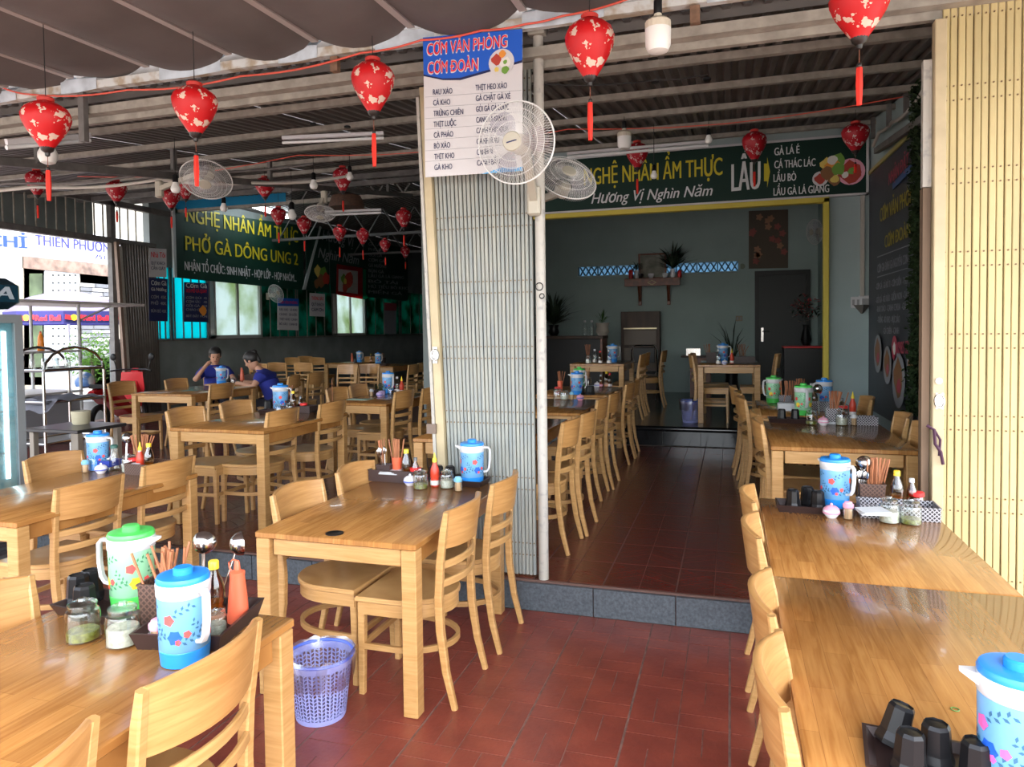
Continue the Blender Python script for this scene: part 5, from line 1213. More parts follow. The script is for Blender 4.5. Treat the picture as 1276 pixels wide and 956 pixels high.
part('picture_print', slab([onx(u, v, XL+.145) for u, v in ((422, 363), (446, 366.5), (446, 338), (422, 335))], (1, 0, 0), .006), sheer_mat('backlit_white_print', (.85, .87, .85), .7, .5), t, False)
dish(t, onx(430, 352, XL+.15), EY, Z, .30, .004, [(-.2, .3, .5, FG), (.1, -.2, .55, FB), (.7, .35, .75, FR), (-.1, -.6, .4, FR), (0, .1, .3, FY)], None)
dish(t, onx(400, 345, XL+.135), EY, Z, .36, .004, [(-.4, .4, .45, FY), (.3, .3, .5, FG), (-.6, -.5, .35, FB), (.0, -.3, .5, FB), (.7, -.1, .5, FR)], None)
t = banner('shop_banner', 'dark menu banner with faint white lines, farthest along the left wall', yc_-4.85, yc_, zb2-.02, zb3, 4.4, 4.4, BANG)
for i in range(10): wrow(('GÀ LÁ É', 'PHỞ GÀ', 'GỎI GÀ', 'CƠM GÀ', 'GÀ NƯỚNG', 'BÚN GÀ', 'LẨU GÀ LÁ GIANG', 'BÒ TÁI', 'HỦ TIẾU BÒ KHO', 'MIẾN GÀ')[i], 459, 306+i*6.6, 459+(18, 20, 17, 20, 22, 19, 44, 36, 50, 42)[i], 307.2+i*6.75, 4, GREY)
# posters below the banners and beside the gate
def poster(u0, v0, u1, v1, label, base, head=None, lines=8, X=XL+.10, lcol=GREY, texts=()):
    global t
    t = thing('wall_poster', label, 'poster'); a, b, c, d = onx(u0, v1, X), onx(u1, v1+.6, X), onx(u1, v0+1.5, X), onx(u0, v0, X)
    part('sheet', slab([a, b, c, d], (1, 0, 0), .008), base, t, False)
    if head: k = .26; part('header_print', slab([p+Vector((.004, 0, 0)) for p in (d+(a-d)*k, c+(b-c)*(k*.9), c, d)], (1, 0, 0), .004), head, t, False)
    for i, (tx_, f, h, m_) in enumerate(texts):
        vv = v0+(v1-v0)*f; wrow(tx_, u0+2, vv, u1-2, vv+.8, h, m_, .02, 0, X+.01)
    return t
poster(186, 309, 207.5, 345, 'white poster with red script heading, upper left of the window wall', CREAM, None, X=XL+.14, texts=(('Nhà Tôi', .32, 7, REDPR), ('QUÝ KHÁCH', .57, 4, NAVY), ('CẦN GIÁY', .75, 4, NAVY)))
poster(186, 346, 209, 400, 'navy menu poster below the white poster with red script', NAVY, None, X=XL+.14, texts=(('Cơm Gà', .17, 6, WHT), ('Gà Nướng', .30, 4, WHT), ('CƠM  45K', .48, 4, GREY), ('PHỞ  40K', .62, 4, GREY), ('BÚN BÒ 45K', .80, 4, GREY)))
poster(229.5, 351.5, 259.5, 401, 'dark navy chicken rice menu hanging on the cyan panel', NAVY, None, X=XL+.14, texts=(('Cơm Gà', .14, 6, WHT), ('XỐI MỠ GÀ QUAY', .26, 4.5, REDPR), ('CƠM ĐÙI  45', .42, 3, GREY), ('CƠM ỨC   40', .52, 3, GREY), ('GỎI GÀ   60', .62, 3, GREY), ('CHÁO GÀ  35', .72, 3, GREY), ('SĐT ĐẶT MÓN', .88, 3, GREY)))
dish(t, onx(253, 387, XL+.16), EY, Z, .13, .004, [(0, 0, .8, FO)], None)
poster(346, 371, 372, 411, 'white menu sheet with blue heading between the windows', CREAM, BLUEPR, X=XL+.12, texts=(('CƠM VĂN PHÒNG', .18, 3.5, REDPR), ('RAU XÀO   GÀ KHO', .40, 3, NAVY), ('CÁ KHO   GÀ LUỘC', .55, 3, NAVY), ('THỊT KHO  CANH', .70, 3, NAVY), ('BÒ XÀO  CANH BÍ', .85, 3, NAVY)))
poster(386, 365, 405, 394, 'small white notice with red heading, right of the white menu sheet', CREAM, None, X=XL+.12, texts=(('THÔNG BÁO', .30, 4.5, REDPR), ('QUÝ KHÁCH', .55, 4, NAVY), ('CÁM ƠN', .78, 4, NAVY)))
poster(479, 377, 494, 416, 'dim narrow menu sheet near the far end of the window wall', mat('dim_poster', (.25, .26, .3), .6), mat('dim_poster_red', (.30, .04, .06), .6), X=XL+.12)
# charcoal menu board on the right wall
t = thing('menu_board', 'charcoal menu board with yellow heading on the right wall', 'menu board'); XB = XR-.02
part('board', slab([(XB, 8.95, .7), (XB, 6.72, .7), (XB, 6.72, 3.28), (XB, 8.95, 3.34)], (-1, 0, 0), .015), CHARC, t, False)
part('frame_rail', slab([(XB-.012, 8.95, 3.35), (XB-.012, 6.72, 3.29), (XB-.012, 6.72, 3.33), (XB-.012, 8.95, 3.39)], (-1, 0, 0), .02), mat('dull_yellow_rail', (.40, .35, .12), .5), t, False)
def rrow(txt, u0, v0, u1, v1, cappx, m_, bold=.03, sh=0):
    p0, p1 = onx(u0, v0, XB-.005), onx(u1, v1, XB-.005); d = abs((p0-CAM).dot(FW)); return letters(txt, p0, p1, Z, cappx*d/FPX, m_, t, bold, sh, .018)
MUTR = mat('muted_red_letters', (.42, .05, .09), .5); MUTY = mat('muted_yellow_letters', (.36, .29, .03), .5); MUTW = mat('muted_grey_letters', (.26, .27, .30), .5)
part('ribbon_print', slab([onx(u, v, XB-.019) for u, v in ((1112, 237), (1136, 212), (1136, 203), (1112, 229))], (-1, 0, 0), .002), mat('muted_blue_print', (.03, .09, .24), .5), t, False)
rrow('NHẬN ĐẶT', 1110, 231, 1135, 206, 15, MUTR, .04, .1)
rrow('CƠM VĂN PHÒNG', 1099, 277, 1146, 249, 17, MUTY, .04); rrow('CƠM ĐOÀN', 1105, 309, 1137, 294, 15, MUTY, .04)
for v0, v1 in ((320, 301), (345, 330)): part('rule_line', slab([onx(u, v, XB-.017) for u, v in ((1093, v0), (1143, v1), (1143, v1+1), (1093, v0+1.2))], (-1, 0, 0), .002), MUTW, t, False)
rrow('CƠM GIA ĐÌNH GÀ NGUYÊN CON', 1096, 340, 1134, 328, 10, MUTW); rrow('-CƠM GÀ  -GÀ RÔ TI  -CƠM SƯỜN  -THỊT KHO', 1094, 361, 1141, 352, 7.5, MUTW); rrow('-GỎI GÀ  -BÒ XÀO  -SƯỜN NON  -CÁ KHO', 1094, 378, 1140, 370, 7.5, MUTW); rrow('-RAU XÀO  -CANH CHUA  -GÀ KHO', 1095, 389, 1140, 385, 7.5, MUTW); rrow('-TRỨNG  -BÒ KHO  -MỰC XÀO', 1096, 402, 1124, 402, 7.5, MUTW); rrow('-CÁ CHIÊN  -CANH', 1103, 416, 1123, 416, 7.5, MUTW)
rrow('0985 53 777', 1121, 441, 1144, 440, 15, MUTR, .05); dish(t, onx(1117, 434, XB-.005), -EY, Z, .12, .018, [(0, 0, .5, FWH)], MUTR)
for u, v, r in ((1096, 441, .20), (1108, 455, .19), (1122, 474, .26), (1138, 458, .15)): dish(t, onx(u, v, XB-.005), -EY, Z, r, .018, [(0, .1, .7, FB), (.1, -.2, .3, MUTR)], MUTW)
# =================================================================== INNER ROOM
yb = 13.8
sh = thing('altar_shelf', 'carved red-brown wall altar shelf in the inner room', 'shelf', (-1.39, yb-.2, 2.56))
part('shelf_board', G().cbox((0, 0, 0), (1.0, .38, .03)).cbox((0, -.18, -.06), (1.02, .03, .14)), ALTW, sh, False)
part('diamond_carving', G().sweep([(0, -.2, -.03), (.08, -.2, -.07)], (0, 1, 0), .01, .012).sweep([(.08, -.2, -.07), (0, -.2, -.11)], (0, 1, 0), .01, .012).sweep([(0, -.2, -.11), (-.08, -.2, -.07)], (0, 1, 0), .01, .012).sweep([(-.08, -.2, -.07), (0, -.2, -.03)], (0, 1, 0), .01, .012), mat('gilt_paint', (.5, .35, .15), .4), sh, False)
for x in (-.26, .28): part('bracket', G().cbox((x, .14, -.27), (.06, .05, .42)).sweep([(x, .12, -.4), (x, -.1, -.1)], (1, 0, 0), .04, .03), ALTW, sh, False)
az = 2.576
o = thing('picture_frame', 'small framed picture standing on the altar shelf', 'picture', (-1.40, yb-.12, az)); part('frame', G().b2(-.27, -.235, -.02, .01, 0, .48).b2(-.235, .22, -.02, .01, 0, .03).b2(.22, .255, -.02, .01, 0, .48).b2(-.235, .22, -.02, .01, .45, .48).tf(Matrix.Scale(1, 4)), ALTW, o, False); part('picture', G().b2(-.235, .22, -.01, 0, .03, .45), mat('faded_picture', (.30, .30, .24), .6, noise=.5, nscale=6), o, False)
def vaseplant(x, label, z0=az, s=1, leafm=LEAFD, n=160, tall=1, y=None, potm=CERAM, potr=.05, poth=.16):
    o = thing('potted_plant', label, 'plant', (x, y if y else yb-.28, z0)); part('pot', G().lathe([(potr*.6, 0), (potr, poth*.3), (potr*.8, poth*.7), (potr*1.0, poth)], 16), potm, o)
    g = G()
    for k in range(n):
        a = random.random()*2*PI; el = random.uniform(.2, 1.4); Ln = random.uniform(.2, .5)*s; c = Vector((0, 0, poth))
        p1 = c+Vector((math.cos(a)*math.cos(el), math.sin(a)*math.cos(el)*.6, math.sin(el)*tall))*Ln*.6; p2 = c+Vector((math.cos(a)*math.cos(el)*1.2, math.sin(a)*math.cos(el)*.6, math.sin(el)*tall*.8))*Ln
        sd = Vector((-math.sin(a), math.cos(a), 0))*.014*s; g.add([c, p1+sd, p2, p1-sd], [(0, 1, 2, 3)])
    part('foliage', g, leafm, o, False, kind='stuff'); return o
fl = vaseplant(-1.02, 'dark leafy flower arrangement in a white vase on the altar shelf', s=1.15, n=90, tall=1.2)
part('blossom', bush(50, .16, .03, .38), mat('dusty_pink_petal', (.28, .08, .09), .6), fl, False, kind='stuff')
for x, m_, l_, h in ((-1.80, REDP, 'red candle jar at the left end of the altar shelf', .16), (-.90, REDP, 'red candle jar right of the white vase on the altar shelf', .12)):
    tag(part('candle_jar', G().lathe([(.035, 0), (.04, .02), (.04, h), (.025, h+.02)], 14), m_, None, loc=(x, yb-.22, az)), l_, 'candle')
for x, l_ in ((-1.62, 'dark incense bowl, left one on the altar shelf'), (-1.42, 'pale incense bowl in front of the picture on the altar'), (-1.16, 'small bowl left of the vase on the altar shelf')):
    tag(part('incense_bowl', G().lathe([(.03, 0), (.055, .05), (.06, .09), (.05, .09), (.04, .03)], 16), BLACKW if x < -1.5 else CERAM, None, loc=(x, yb-.26, az)), l_, 'bowl')
vaseplant(-1.68, 'small dark plant at the left of the altar shelf', s=.5, n=40)
t = thing('wall_hanging', 'brown rose-patterned hanging above the dark door', 'wall hanging'); part('cloth_sheet', slab([ony(933, 335, yb-.02), ony(982, 334, yb-.02), ony(982, 261, yb-.02), ony(933, 263, yb-.02)], (0, -1, 0), .01), mat('brown_cloth', (.12, .095, .07), .8), t, False)
random.seed(21)
ROSE = mat('rose_print', (.34, .10, .08), .7); ROSE2 = mat('peach_rose_print', (.40, .20, .12), .7)
for k in range(16):
    u, v = 937+40*random.random(), 268+62*random.random(); c = ony(u, v, yb-.03)
    pts = []
    for i in range(20): a = 2*PI*i/20; r = .055*(1+.25*math.cos(5*a)); pts.append(c+Vector((math.cos(a)*r, 0, math.sin(a)*r)))
    part('rose_print', slab(pts, (0, -1, 0), .003), ROSE if k % 2 else ROSE2, t, False)
def plate_(u, v, y, w_, h_, label, m_=WHITEP, cat='switch', name='wall_switch', holes=2):
    c = ony(u, v, y); o = thing(name, label, cat, c); part('plate', G().cbox((0, -.01, 0), (w_, .02, h_), .004), m_, o, False)
    for k in range(holes): part('socket_face', G().cbox(((k-.5*(holes-1))*w_/holes, -.022, 0), (w_/holes*.5, .006, h_*.5), .001), mat('grey_switch_face', (.3, .3, .3), .5), o, False)
    return o
plate_(1066, 377, YI, .10, .13, 'white switch plate, left of the two on the pale blue wall'); plate_(1078, 376, YI, .14, .14, 'white socket box right of the switch plate, below the trunking', holes=1)
tag(part('cable_clip', G().lathe([(.01, 0), (.09, .10)], 4), mat('grey_bracket', (.12, .11, .10), .6), None, loc=(ony(1074, 391, YI-.05))), 'small grey triangular bracket below the white switches', 'bracket')
plate_(921, 397, yb, .12, .10, 'small beige socket on the inner room wall left of the door', mat('beige_socket', (.32, .27, .2), .6))
cb = thing('wooden_cabinet', 'dark wooden cabinet door panel leaning against the inner back wall', 'cabinet', ((-1.976-1.273)/2, yb-.2, ZI))
part('body', G().cbox((0, .05, .77), (.72, .28, 1.54)), DARKW, cb, False); part('panel', G().cbox((0, -.10, 1.05), (.60, .02, .28)).cbox((0, -.10, .55), (.60, .02, .6)), mat('olive_wood_panel', (.10, .06, .03), .4), cb, False); part('trim_strip', G().cbox((0, -.10, 1.22), (.62, .03, .03)), mat('brass_strip', (.45, .38, .25), .3, metal=.6), cb, False)
ct = thing('bar_counter', 'dark wooden counter with bottles at the left of the inner room', 'counter', (-2.95, 12.3, ZI)); part('countertop', G().cbox((0, 0, 1.08), (1.75, .5, .05)), DARKW, ct, False); part('body', G().cbox((0, .1, .53), (1.7, .3, 1.05)), mat('black_counter_front', (.02, .02, .022), .5), ct, False); part('end_panel', G().cbox((.84, 0, .53), (.04, .5, 1.05)), ALTW, ct, False)
for x, l_ in ((-2.42, 'clear bottle on the dark counter, left one'), (-2.30, 'clear bottle on the dark counter, right one')):
    o = thing('bottle', l_, 'bottle', (x, 12.2, ZI+1.105)); o.scale = (1.3, 1.3, 1.4); cpart('bottle_body', 'bb', None, GLASS, o); cpart('cap', 'bc', None, WHITEP, o)
vaseplant(-2.12, 'cactus-like plant in a white pot on the dark counter', ZI+1.105, .55, LEAF, 30, 1.3, 12.25, mat('cream_pot', (.45, .40, .34), .7), .12, .22)
vaseplant(-3.05, 'dark bushy plant at the left end of the inner counter', ZI+1.105, 1.4, LEAFD, 160, 1.2, 12.5, BLACKP, .10, .2)
rv_ = thing('flower_vase', 'red and white silk flowers beside the dark door', 'flowers', (1.22, 12.9, ZI+.9)); part('vase', G().lathe([(.05, 0), (.09, .1), (.04, .3), (.06, .35)], 16), BLACKP, rv_); part('foliage', bush(70, .26, .05, .62), LEAFD, rv_, False, kind='stuff'); part('blossom', bush(90, .24, .035, .66), mat('red_petal', (.50, .05, .06), .6), rv_, False, kind='stuff'); part('blossom', bush(50, .26, .035, .6), mat('cream_petal', (.5, .4, .35), .6), rv_, False, kind='stuff')
o = thing('side_table', 'black side table with a red top under the silk flowers', 'table', (1.15, 12.8, ZI)); part('body', G().cbox((0, 0, .43), (.6, .4, .86)), mat('black_cabinet_paint', (.02, .02, .02), .4), o, False); part('tabletop', G().cbox((0, 0, .88), (.62, .42, .03)), REDP, o, False)
o = thing('folding_chair', 'chrome-framed folding chair with black back in the inner room', 'chair', (-1.42, 12.4, ZI))
part('frame', G().tube([(-.22, .25, 0), (-.22, -.05, .85), (-.16, -.06, .93), (.16, -.06, .93), (.22, -.05, .85), (.22, .25, 0)], .012, 8).tube([(-.22, -.28, 0), (-.22, .1, .47)], .012, 8).tube([(.22, -.28, 0), (.22, .1, .47)], .012, 8), CHROME, o); part('seat', G().cbox((0, 0, .46), (.40, .38, .04), .01), BLACKP, o, False); part('backrest', G().cbox((0, -.05, .76), (.36, .03, .26), .01), BLACKP, o, False)
o = thing('small_table', 'small dark red table with a tray by the inner back wall', 'table', (-.55, 12.9, ZI)); part('tabletop', G().cbox((0, 0, .72), (.55, .4, .03)), DARKW, o, False); part('body', G().cbox((.05, 0, .35), (.35, .3, .70)), ALTW, o, False); tag(part('dish_rack', wallbox(.12, .09, .12), STEEL, None, False, loc=(-.62, 12.85, ZI+.737)), 'small steel rack on the dark red table', 'rack')
vaseplant(.02, 'dark long-leaved plant behind the inner right table', ZI, 1.0, LEAFD, 60, 2.2, 12.4, BLACKP, .12, .55)
tag(part('vent_cap', G().lathe([(.05, 0), (.05, .02)], 18).tf(Matrix.Rotation(PI/2, 4, 'X')), mat('grey_green_cap', (.2, .24, .18), .6), None, loc=ony(925, 332, yb-.0)), 'round grey-green vent cap right of the blue lattice vent', 'vent')
# =================================================================== PEOPLE
def skinned(name, nodes, edges, radii, mt_, parent=None, sub=2, root=0):
    me = bpy.data.meshes.new(name); me.from_pydata(nodes, edges, []); me.materials.append(mt_); o = ob(name, me, parent)
    md = o.modifiers.new('skin', 'SKIN'); md.use_smooth_shade = True
    for i, r in enumerate(radii):
        sv = me.skin_vertices[0].data[i]; sv.radius = (r, r) if not isinstance(r, tuple) else r; sv.use_root = (i == root)
    s = o.modifiers.new('sub', 'SUBSURF'); s.levels = sub; s.render_levels = sub
    return o
def person(p, rz, label, arms, head_pitch, female, lean=0):
    t = thing('person', label, 'person', p, rz)   # faces local -Y, hips at z .5
    N = {'pel': (0, .06, .52), 'bel': (0, .05, .66), 'chest': (0, .02, .86), 'sh': (0, .01, .97), 'neck': (0, -.015, 1.05), 'headb': (0, -.04, 1.11)}
    for n_, f_ in (('bel', .2), ('chest', .65), ('sh', 1), ('neck', 1.25), ('headb', 1.5)): x_, y_, z_ = N[n_]; N[n_] = (x_, y_-lean*f_, z_-lean*.35*f_)
    for s, k in ((-1, 'l'), (1, 'r')):
        N['hip'+k] = (s*.09, .02, .50); N['knee'+k] = (s*.11, -.40, .50); N['ank'+k] = (s*.10, -.36, .10); N['toe'+k] = (s*.10, -.50, .04)
        N['sho'+k] = (s*.165, .02-lean, .94-lean*.35); N['elb'+k] = arms[k][0]; N['wri'+k] = arms[k][1]; N['pal'+k] = arms[k][2]
    names = list(N); E_ = [('pel', 'bel'), ('bel', 'chest'), ('chest', 'sh'), ('sh', 'neck'), ('neck', 'headb')]
    for k in 'lr': E_ += [('pel', 'hip'+k), ('hip'+k, 'knee'+k), ('knee'+k, 'ank'+k), ('ank'+k, 'toe'+k), ('sh', 'sho'+k), ('sho'+k, 'elb'+k), ('elb'+k, 'wri'+k), ('wri'+k, 'pal'+k)]
    rad = {'pel': (.11, .085), 'bel': (.095, .07), 'chest': (.115, .08), 'sh': (.10, .075), 'neck': .048, 'headb': .05}
    for k in 'lr': rad.update({'hip'+k: .09, 'knee'+k: .06, 'ank'+k: .038, 'toe'+k: .035, 'sho'+k: .055, 'elb'+k: .040, 'wri'+k: .026, 'pal'+k: .034})
    body = skinned('body', [N[n] for n in names], [(names.index(a), names.index(b)) for a, b in E_], [rad[n] for n in names], SKIN, t)
    # fingers and thumb on each hand
    for k in 'lr':
        pal = Vector(N['pal'+k]); d = (pal-Vector(N['wri'+k])).normalized(); sd = d.cross(Vector((0, .3, 1))).normalized(); up = sd.cross(d)
        for q in range(4):
            ln = (.055, .066, .062, .048)[q]; b = pal+sd*(q-1.5)*.017+d*.015
            part('finger', G().tube([b, b+d*ln*.5-up*.004, b+d*ln*.8-up*.018, b+d*ln*.9-up*.032], [.0085, .008, .007, .005], 7), SKIN, t)
        b = pal-sd*.03-d*.01; part('thumb', G().tube([b, b-sd*.018+d*.02, b-sd*.018+d*.045-up*.01], [.010, .009, .006], 7), SKIN, t)
    hd = ob('head', None, t, (0, -.05-lean*1.5, 1.09-lean*.5), (head_pitch, 0, 0))
    g = G().lathe([(.02, -.03), (.048, -.015), (.062, .02), (.072, .07), (.078, .12), (.074, .165), (.055, .20), (.02, .215)], 20, (0, 0, 0), .95, 1.18)
    g.v = [(x, y-.006 if y < 0 and z < .03 else y, z) for x, y, z in g.v]
    part('face', g, SKIN, hd)
    part('nose', G().loft([[(-.006, -.090, .105), (.006, -.090, .105), (0, -.085, .11)], [(-.016, -.088, .068), (.016, -.088, .068), (0, -.112, .072)], [(-.010, -.085, .060), (.010, -.085, .060), (0, -.10, .060)]], True, True), SKIN, hd)
    for s in (-1, 1):
        part('eye', G().ell((s*.028, -.083, .103), (.012, .006, .005)), mat('dark_eye', (.02, .015, .01), .2), hd); part('eyebrow', G().sweep([(s*.014, -.089, .120), (s*.042, -.082, .122)], (0, 0, 1), .006, .005, .001), HAIR, hd)
        part('ear', G().ell((s*.078, .005, .09), (.010, .018, .026)), SKIN, hd)
    part('mouth', G().sweep([(-.020, -.084, .038), (0, -.089, .036), (.020, -.084, .038)], (0, 0, 1), .008, .006, .002), mat('lips', (.38, .12, .10), .5), hd)
    g = G().ell((0, .012, .140), (.091, .112, .104), 22, 14); g.v = [(x, y, z) if not (y < -.03 and z < .158) else (x*.9, max(y, -.045), z) for x, y, z in g.v]
    part('hair', g, HAIR, hd)
    if female: part('hair_bun', G().ell((0, .085, .19), (.045, .045, .045), 12, 8).ell((0, .10, .09), (.03, .03, .07), 10, 7), HAIR, hd)
    # polo shirt and trousers follow the body
    nm = ['bel', 'chest', 'sh', 'shol', 'shor', 'ml', 'mr', 'pel', 'nk']; M2 = dict(N); M2['nk'] = tuple(Vector(N['sh']).lerp(Vector(N['neck']), .6)) 
    for k in 'lr': M2['m'+k] = tuple(Vector(N['sho'+k]).lerp(Vector(N['elb'+k]), .62))
    P_ = [M2[n] for n in nm]; E2 = [(7, 0), (0, 1), (1, 2), (2, 3), (2, 4), (3, 5), (4, 6), (2, 8)]
    skinned('shirt', P_, E2, [(.170, .140), (.182, .142), (.138, .114), .080, .080, .064, .064, (.170, .138), .070], SHIRT, t)
    part('collar', G().torus((0, -.008-lean*1.1, 1.025-lean*.38), .060, .016, 20, 6), SHIRT, t)
    nm = ['pel', 'hipl', 'hipr', 'kneel', 'kneer', 'ankl', 'ankr']; skinned('trousers', [N[n] for n in nm], [(0, 1), (0, 2), (1, 3), (2, 4), (3, 5), (4, 6)], [(.145, .112), .102, .102, .075, .075, .058, .058], TROUS, t)
    return t
P1 = onz(272, 470, HU)
pm = person((-7.55, 9.05, ZU-.03), .75, 'person with short dark hair in a blue shirt, resting chin on a raised hand', {'l': ((-.30, -.22, .80), (-.13, -.20, 1.02), (-.075, -.155, 1.075)), 'r': ((.27, -.20, .78), (.12, -.42, .80), (.06, -.48, .81))}, .30, False, .05)
pf = person((-6.12, 8.50, ZU-.03), -1.35, 'person with tied-up dark hair in a blue collared shirt, leaning over the table', {'l': ((-.24, -.18, .76), (-.16, -.42, .80), (-.13, -.50, .80)), 'r': ((.24, -.18, .76), (.12, -.42, .80), (.08, -.50, .80))}, .45, True, .14)
chair(-7.55, 9.13, .75+PI, ZU, 'pale wooden chair under the person resting chin on a hand'); chair(-6.04, 8.48, -1.35+PI, ZU, 'pale wooden chair under the person with tied-up hair')
chair(-6.15, 9.25, EA, ZU, 'pale wooden chair at the far right of the table of the two people')

# =================================================================== STREET SIDE
fg = thing('drinks_fridge', 'glass-fronted drinks fridge with a dark sign box, at the left edge', 'fridge', (-5.285, 3.48, 0))
part('cabinet', G().b2(-.32, .30, -.5, .44, .42, 1.80).b2(-.32, .24, -.5, .44, .03, .42), mat('fridge_grey', (.12, .13, .14), .5), fg, False)
part('door_frame', G().b2(.30, .335, .38, .44, .45, 1.80).b2(.30, .335, -.5, -.44, .45, 1.80).b2(.30, .335, -.44, .38, 1.74, 1.80).b2(.30, .335, -.44, .38, .45, .53), mat('fridge_frame_grey', (.20, .22, .23), .4), fg, False)
part('interior', G().b2(.299, .303, -.44, .38, .53, 1.74), mat('fridge_inside', (.30, .42, .45), .5, noise=.5, nscale=5, emis=(.35, .6, .65), estr=.18), fg, False)
part('glass_pane', G().b2(.322, .326, -.44, .38, .53, 1.74), WINE, fg, False); part('light_strip', G().b2(.304, .318, .30, .325, .62, 1.68), mat('lit_fridge_strip', (.9, .95, 1), .4, emis=(.8, .95, 1), estr=5), fg, False)
for k in range(6): part('vent_slat', G().cbox((.25, -.03, .08+.055*k), (.03, .88, .03)), mat('fridge_slat', (.05, .05, .055), .5), fg, False)
for z in (.80, 1.10, 1.40):
    part('shelf', G().b2(.306, .318, -.42, .29, z, z+.012), WHITEP, fg, False)
    for k in range(4): part('can', G().lathe([(.006, 0), (.012, .01), (.012, .12), (.008, .13)], 10, (.312, .02+.065*k, z+.012), .5, 2), (BLUEPR, REDP, WHITEP, mat('dark_can', (.15, .03, .04), .4))[k], fg)
sg = part('sign_box', G().cbox((.02, -.03, 1.95), (.66, .96, .22), .05), mat('dark_blue_sign_box', (.006, .035, .06), .3), fg)
letters('ALASKA', (.355, -.42, 1.90), (.355, .36, 1.91), Z, .09, mat('steel_letter', (.35, .42, .48), .4), fg, .04, .2, .004)
# black-topped low table
X0 = -7.0; st = thing('side_table', 'low table with a black top beside the drinks fridge', 'table', (-6.05, 5.30, ZU)); part('tabletop', G().cbox((0, 0, .58), (.66, .56, .03)), mat('black_table_top', (.03, .032, .035), .3), st, False)
for a in (-1, 1):
    for b in (-1, 1): part('leg', G().cbox((a*.27, b*.22, .28), (.055, .055, .56)), mat('grey_wood_leg', (.30, .26, .21), .6), st, False)
tag(part('plastic_tub', G().lathe([(.07, 0), (.08, .02), (.085, .10), (.088, .11), (.088, .13)], 18), mat('cream_plastic', (.60, .55, .38), .5), None, loc=(-6.1, 5.4, ZU+.596)), 'cream plastic tub on the low black-topped table', 'tub')
# steel rack with arched ends
rk = thing('steel_rack', 'steel trolley rack with arched ends holding upturned glasses', 'rack', (-7.60, 6.42, ZU))
for x in (-.28, .28): part('arch_frame', G().tube([(x-.0, -.4, 0), (x, -.4, 1.05)]+[(x, -.4*math.cos(PI*k/8), 1.05+.28*math.sin(PI*k/8)) for k in range(9)]+[(x, .4, 0)], .016, 8).tf(Matrix.Identity(4)), STEEL, rk)
for z in (.25, .72, 1.08):
    for x in (-.28, .28): part('rail', G().tube([(x, -.4, z), (x, .4, z)], .012, 8), STEEL, rk)
    for y in (-.4, .4): part('rail', G().tube([(-.28, y, z), (.28, y, z)], .012, 8), STEEL, rk)
    part('shelf', G().cbox((0, 0, z-.015), (.54, .78, .02)), mat('dark_shelf_steel', (.12, .12, .13), .4, metal=.6), rk, False)
for k in range(8):
    o = cpart('drinking_glass', 'dgl', lambda: G().lathe([(.035, 0), (.036, .004), (.027, .12), (.025, .125)], 16), GLASS, None, (-7.50-.18*(k // 4), 6.18+.15*(k % 4), ZU+1.078)); tag(o, 'upturned drinking glass standing on the top shelf of the steel rack', 'glass', 'glasses on the rack')
tag(part('grey_cloth', G().loft([[(-7.95+.7*i/10, 6.0+.8*j/6, ZU+.735+.02*math.sin(i*1.3+j*2)-(.12 if j == 0 else 0)) for i in range(11)] for j in range(7)], closed=False), mat('grey_cloth', (.16, .16, .19), .9), None), 'grey cloth draped over the middle shelf of the steel rack', 'cloth')
# cart with canopy
ca = thing('food_cart', 'white-framed street cart with a thin canopy and jars on its shelf', 'cart', (-9.3, 7.3, 0))
for x, y in ((-.45, -.7), (.45, -.7), (-.45, .55), (.45, .55)): part('post', G().tube([(x, y, .02), (x, y, 2.08)], .022, 8), mat('white_cart_steel', (.42, .42, .42), .4), ca)
part('canopy', G().cbox((0, .40, 2.10), (1.1, 2.5, .04)), mat('canopy_white', (.55, .52, .52), .5), ca, False); part('brace', G().tube([(.45, .55, 1.85), (.45, 1.1, 2.07)], .014, 6), MATS['white_cart_steel'], ca)
part('shelf', G().cbox((0, -.08, 1.42), (.95, 1.3, .03)), MATS['white_cart_steel'], ca, False); part('shelf', G().cbox((0, -.08, .85), (.95, 1.3, .03)), MATS['white_cart_steel'], ca, False); part('cabinet', G().cbox((0, -.08, .45), (.9, 1.25, .7)), mat('cart_panel', (.25, .25, .27), .5), ca, False)
for k, (y, c_) in enumerate(((-.50, 'a'), (-.28, 'b'), (-.05, 'c'))):
    o = thing('plastic_jar', ('brown candy jar with red lid, left one on the cart shelf', 'brown candy jar with red lid, middle one on the cart shelf', 'clear candy jar with red lid, right one on the cart shelf')[k], 'jar', (-9.1, 7.1+y, 1.436)); part('body', G().lathe([(.09, 0), (.10, .02), (.10, .22), (.08, .25)], 18), GLASS if k == 2 else mat('brown_candy', (.16, .05, .03), .4), o); part('lid', G().lathe([(.095, .25), (.095, .29)], 18), mat('dark_red_lid', (.40, .02, .04), .4), o)
    if k == 2: part('contents', G().lathe([(.08, .01), (.085, .14)], 14), MATS['brown_candy'], o)
o = thing('syrup_bottle', 'orange syrup bottle at the end of the cart shelf', 'bottle', (-9.05, 7.42, 1.436)); part('bottle_body', G().lathe([(.04, 0), (.045, .01), (.035, .18), (.015, .24)], 16), mat('orange_syrup', (.85, .25, .02), .3), o); part('cap', G().lathe([(.017, .238), (.012, .27)], 12), ORANP, o)
tag(part('plastic_barrel', G().lathe([(.20, 0), (.24, .03), (.25, .35), (.24, .68), (.18, .76), (.17, .80)], 22), mat('blue_barrel', (.01, .05, .26), .4), None, loc=(-7.7, 5.1, 0)), 'tall blue plastic barrel behind the drinks fridge', 'barrel')
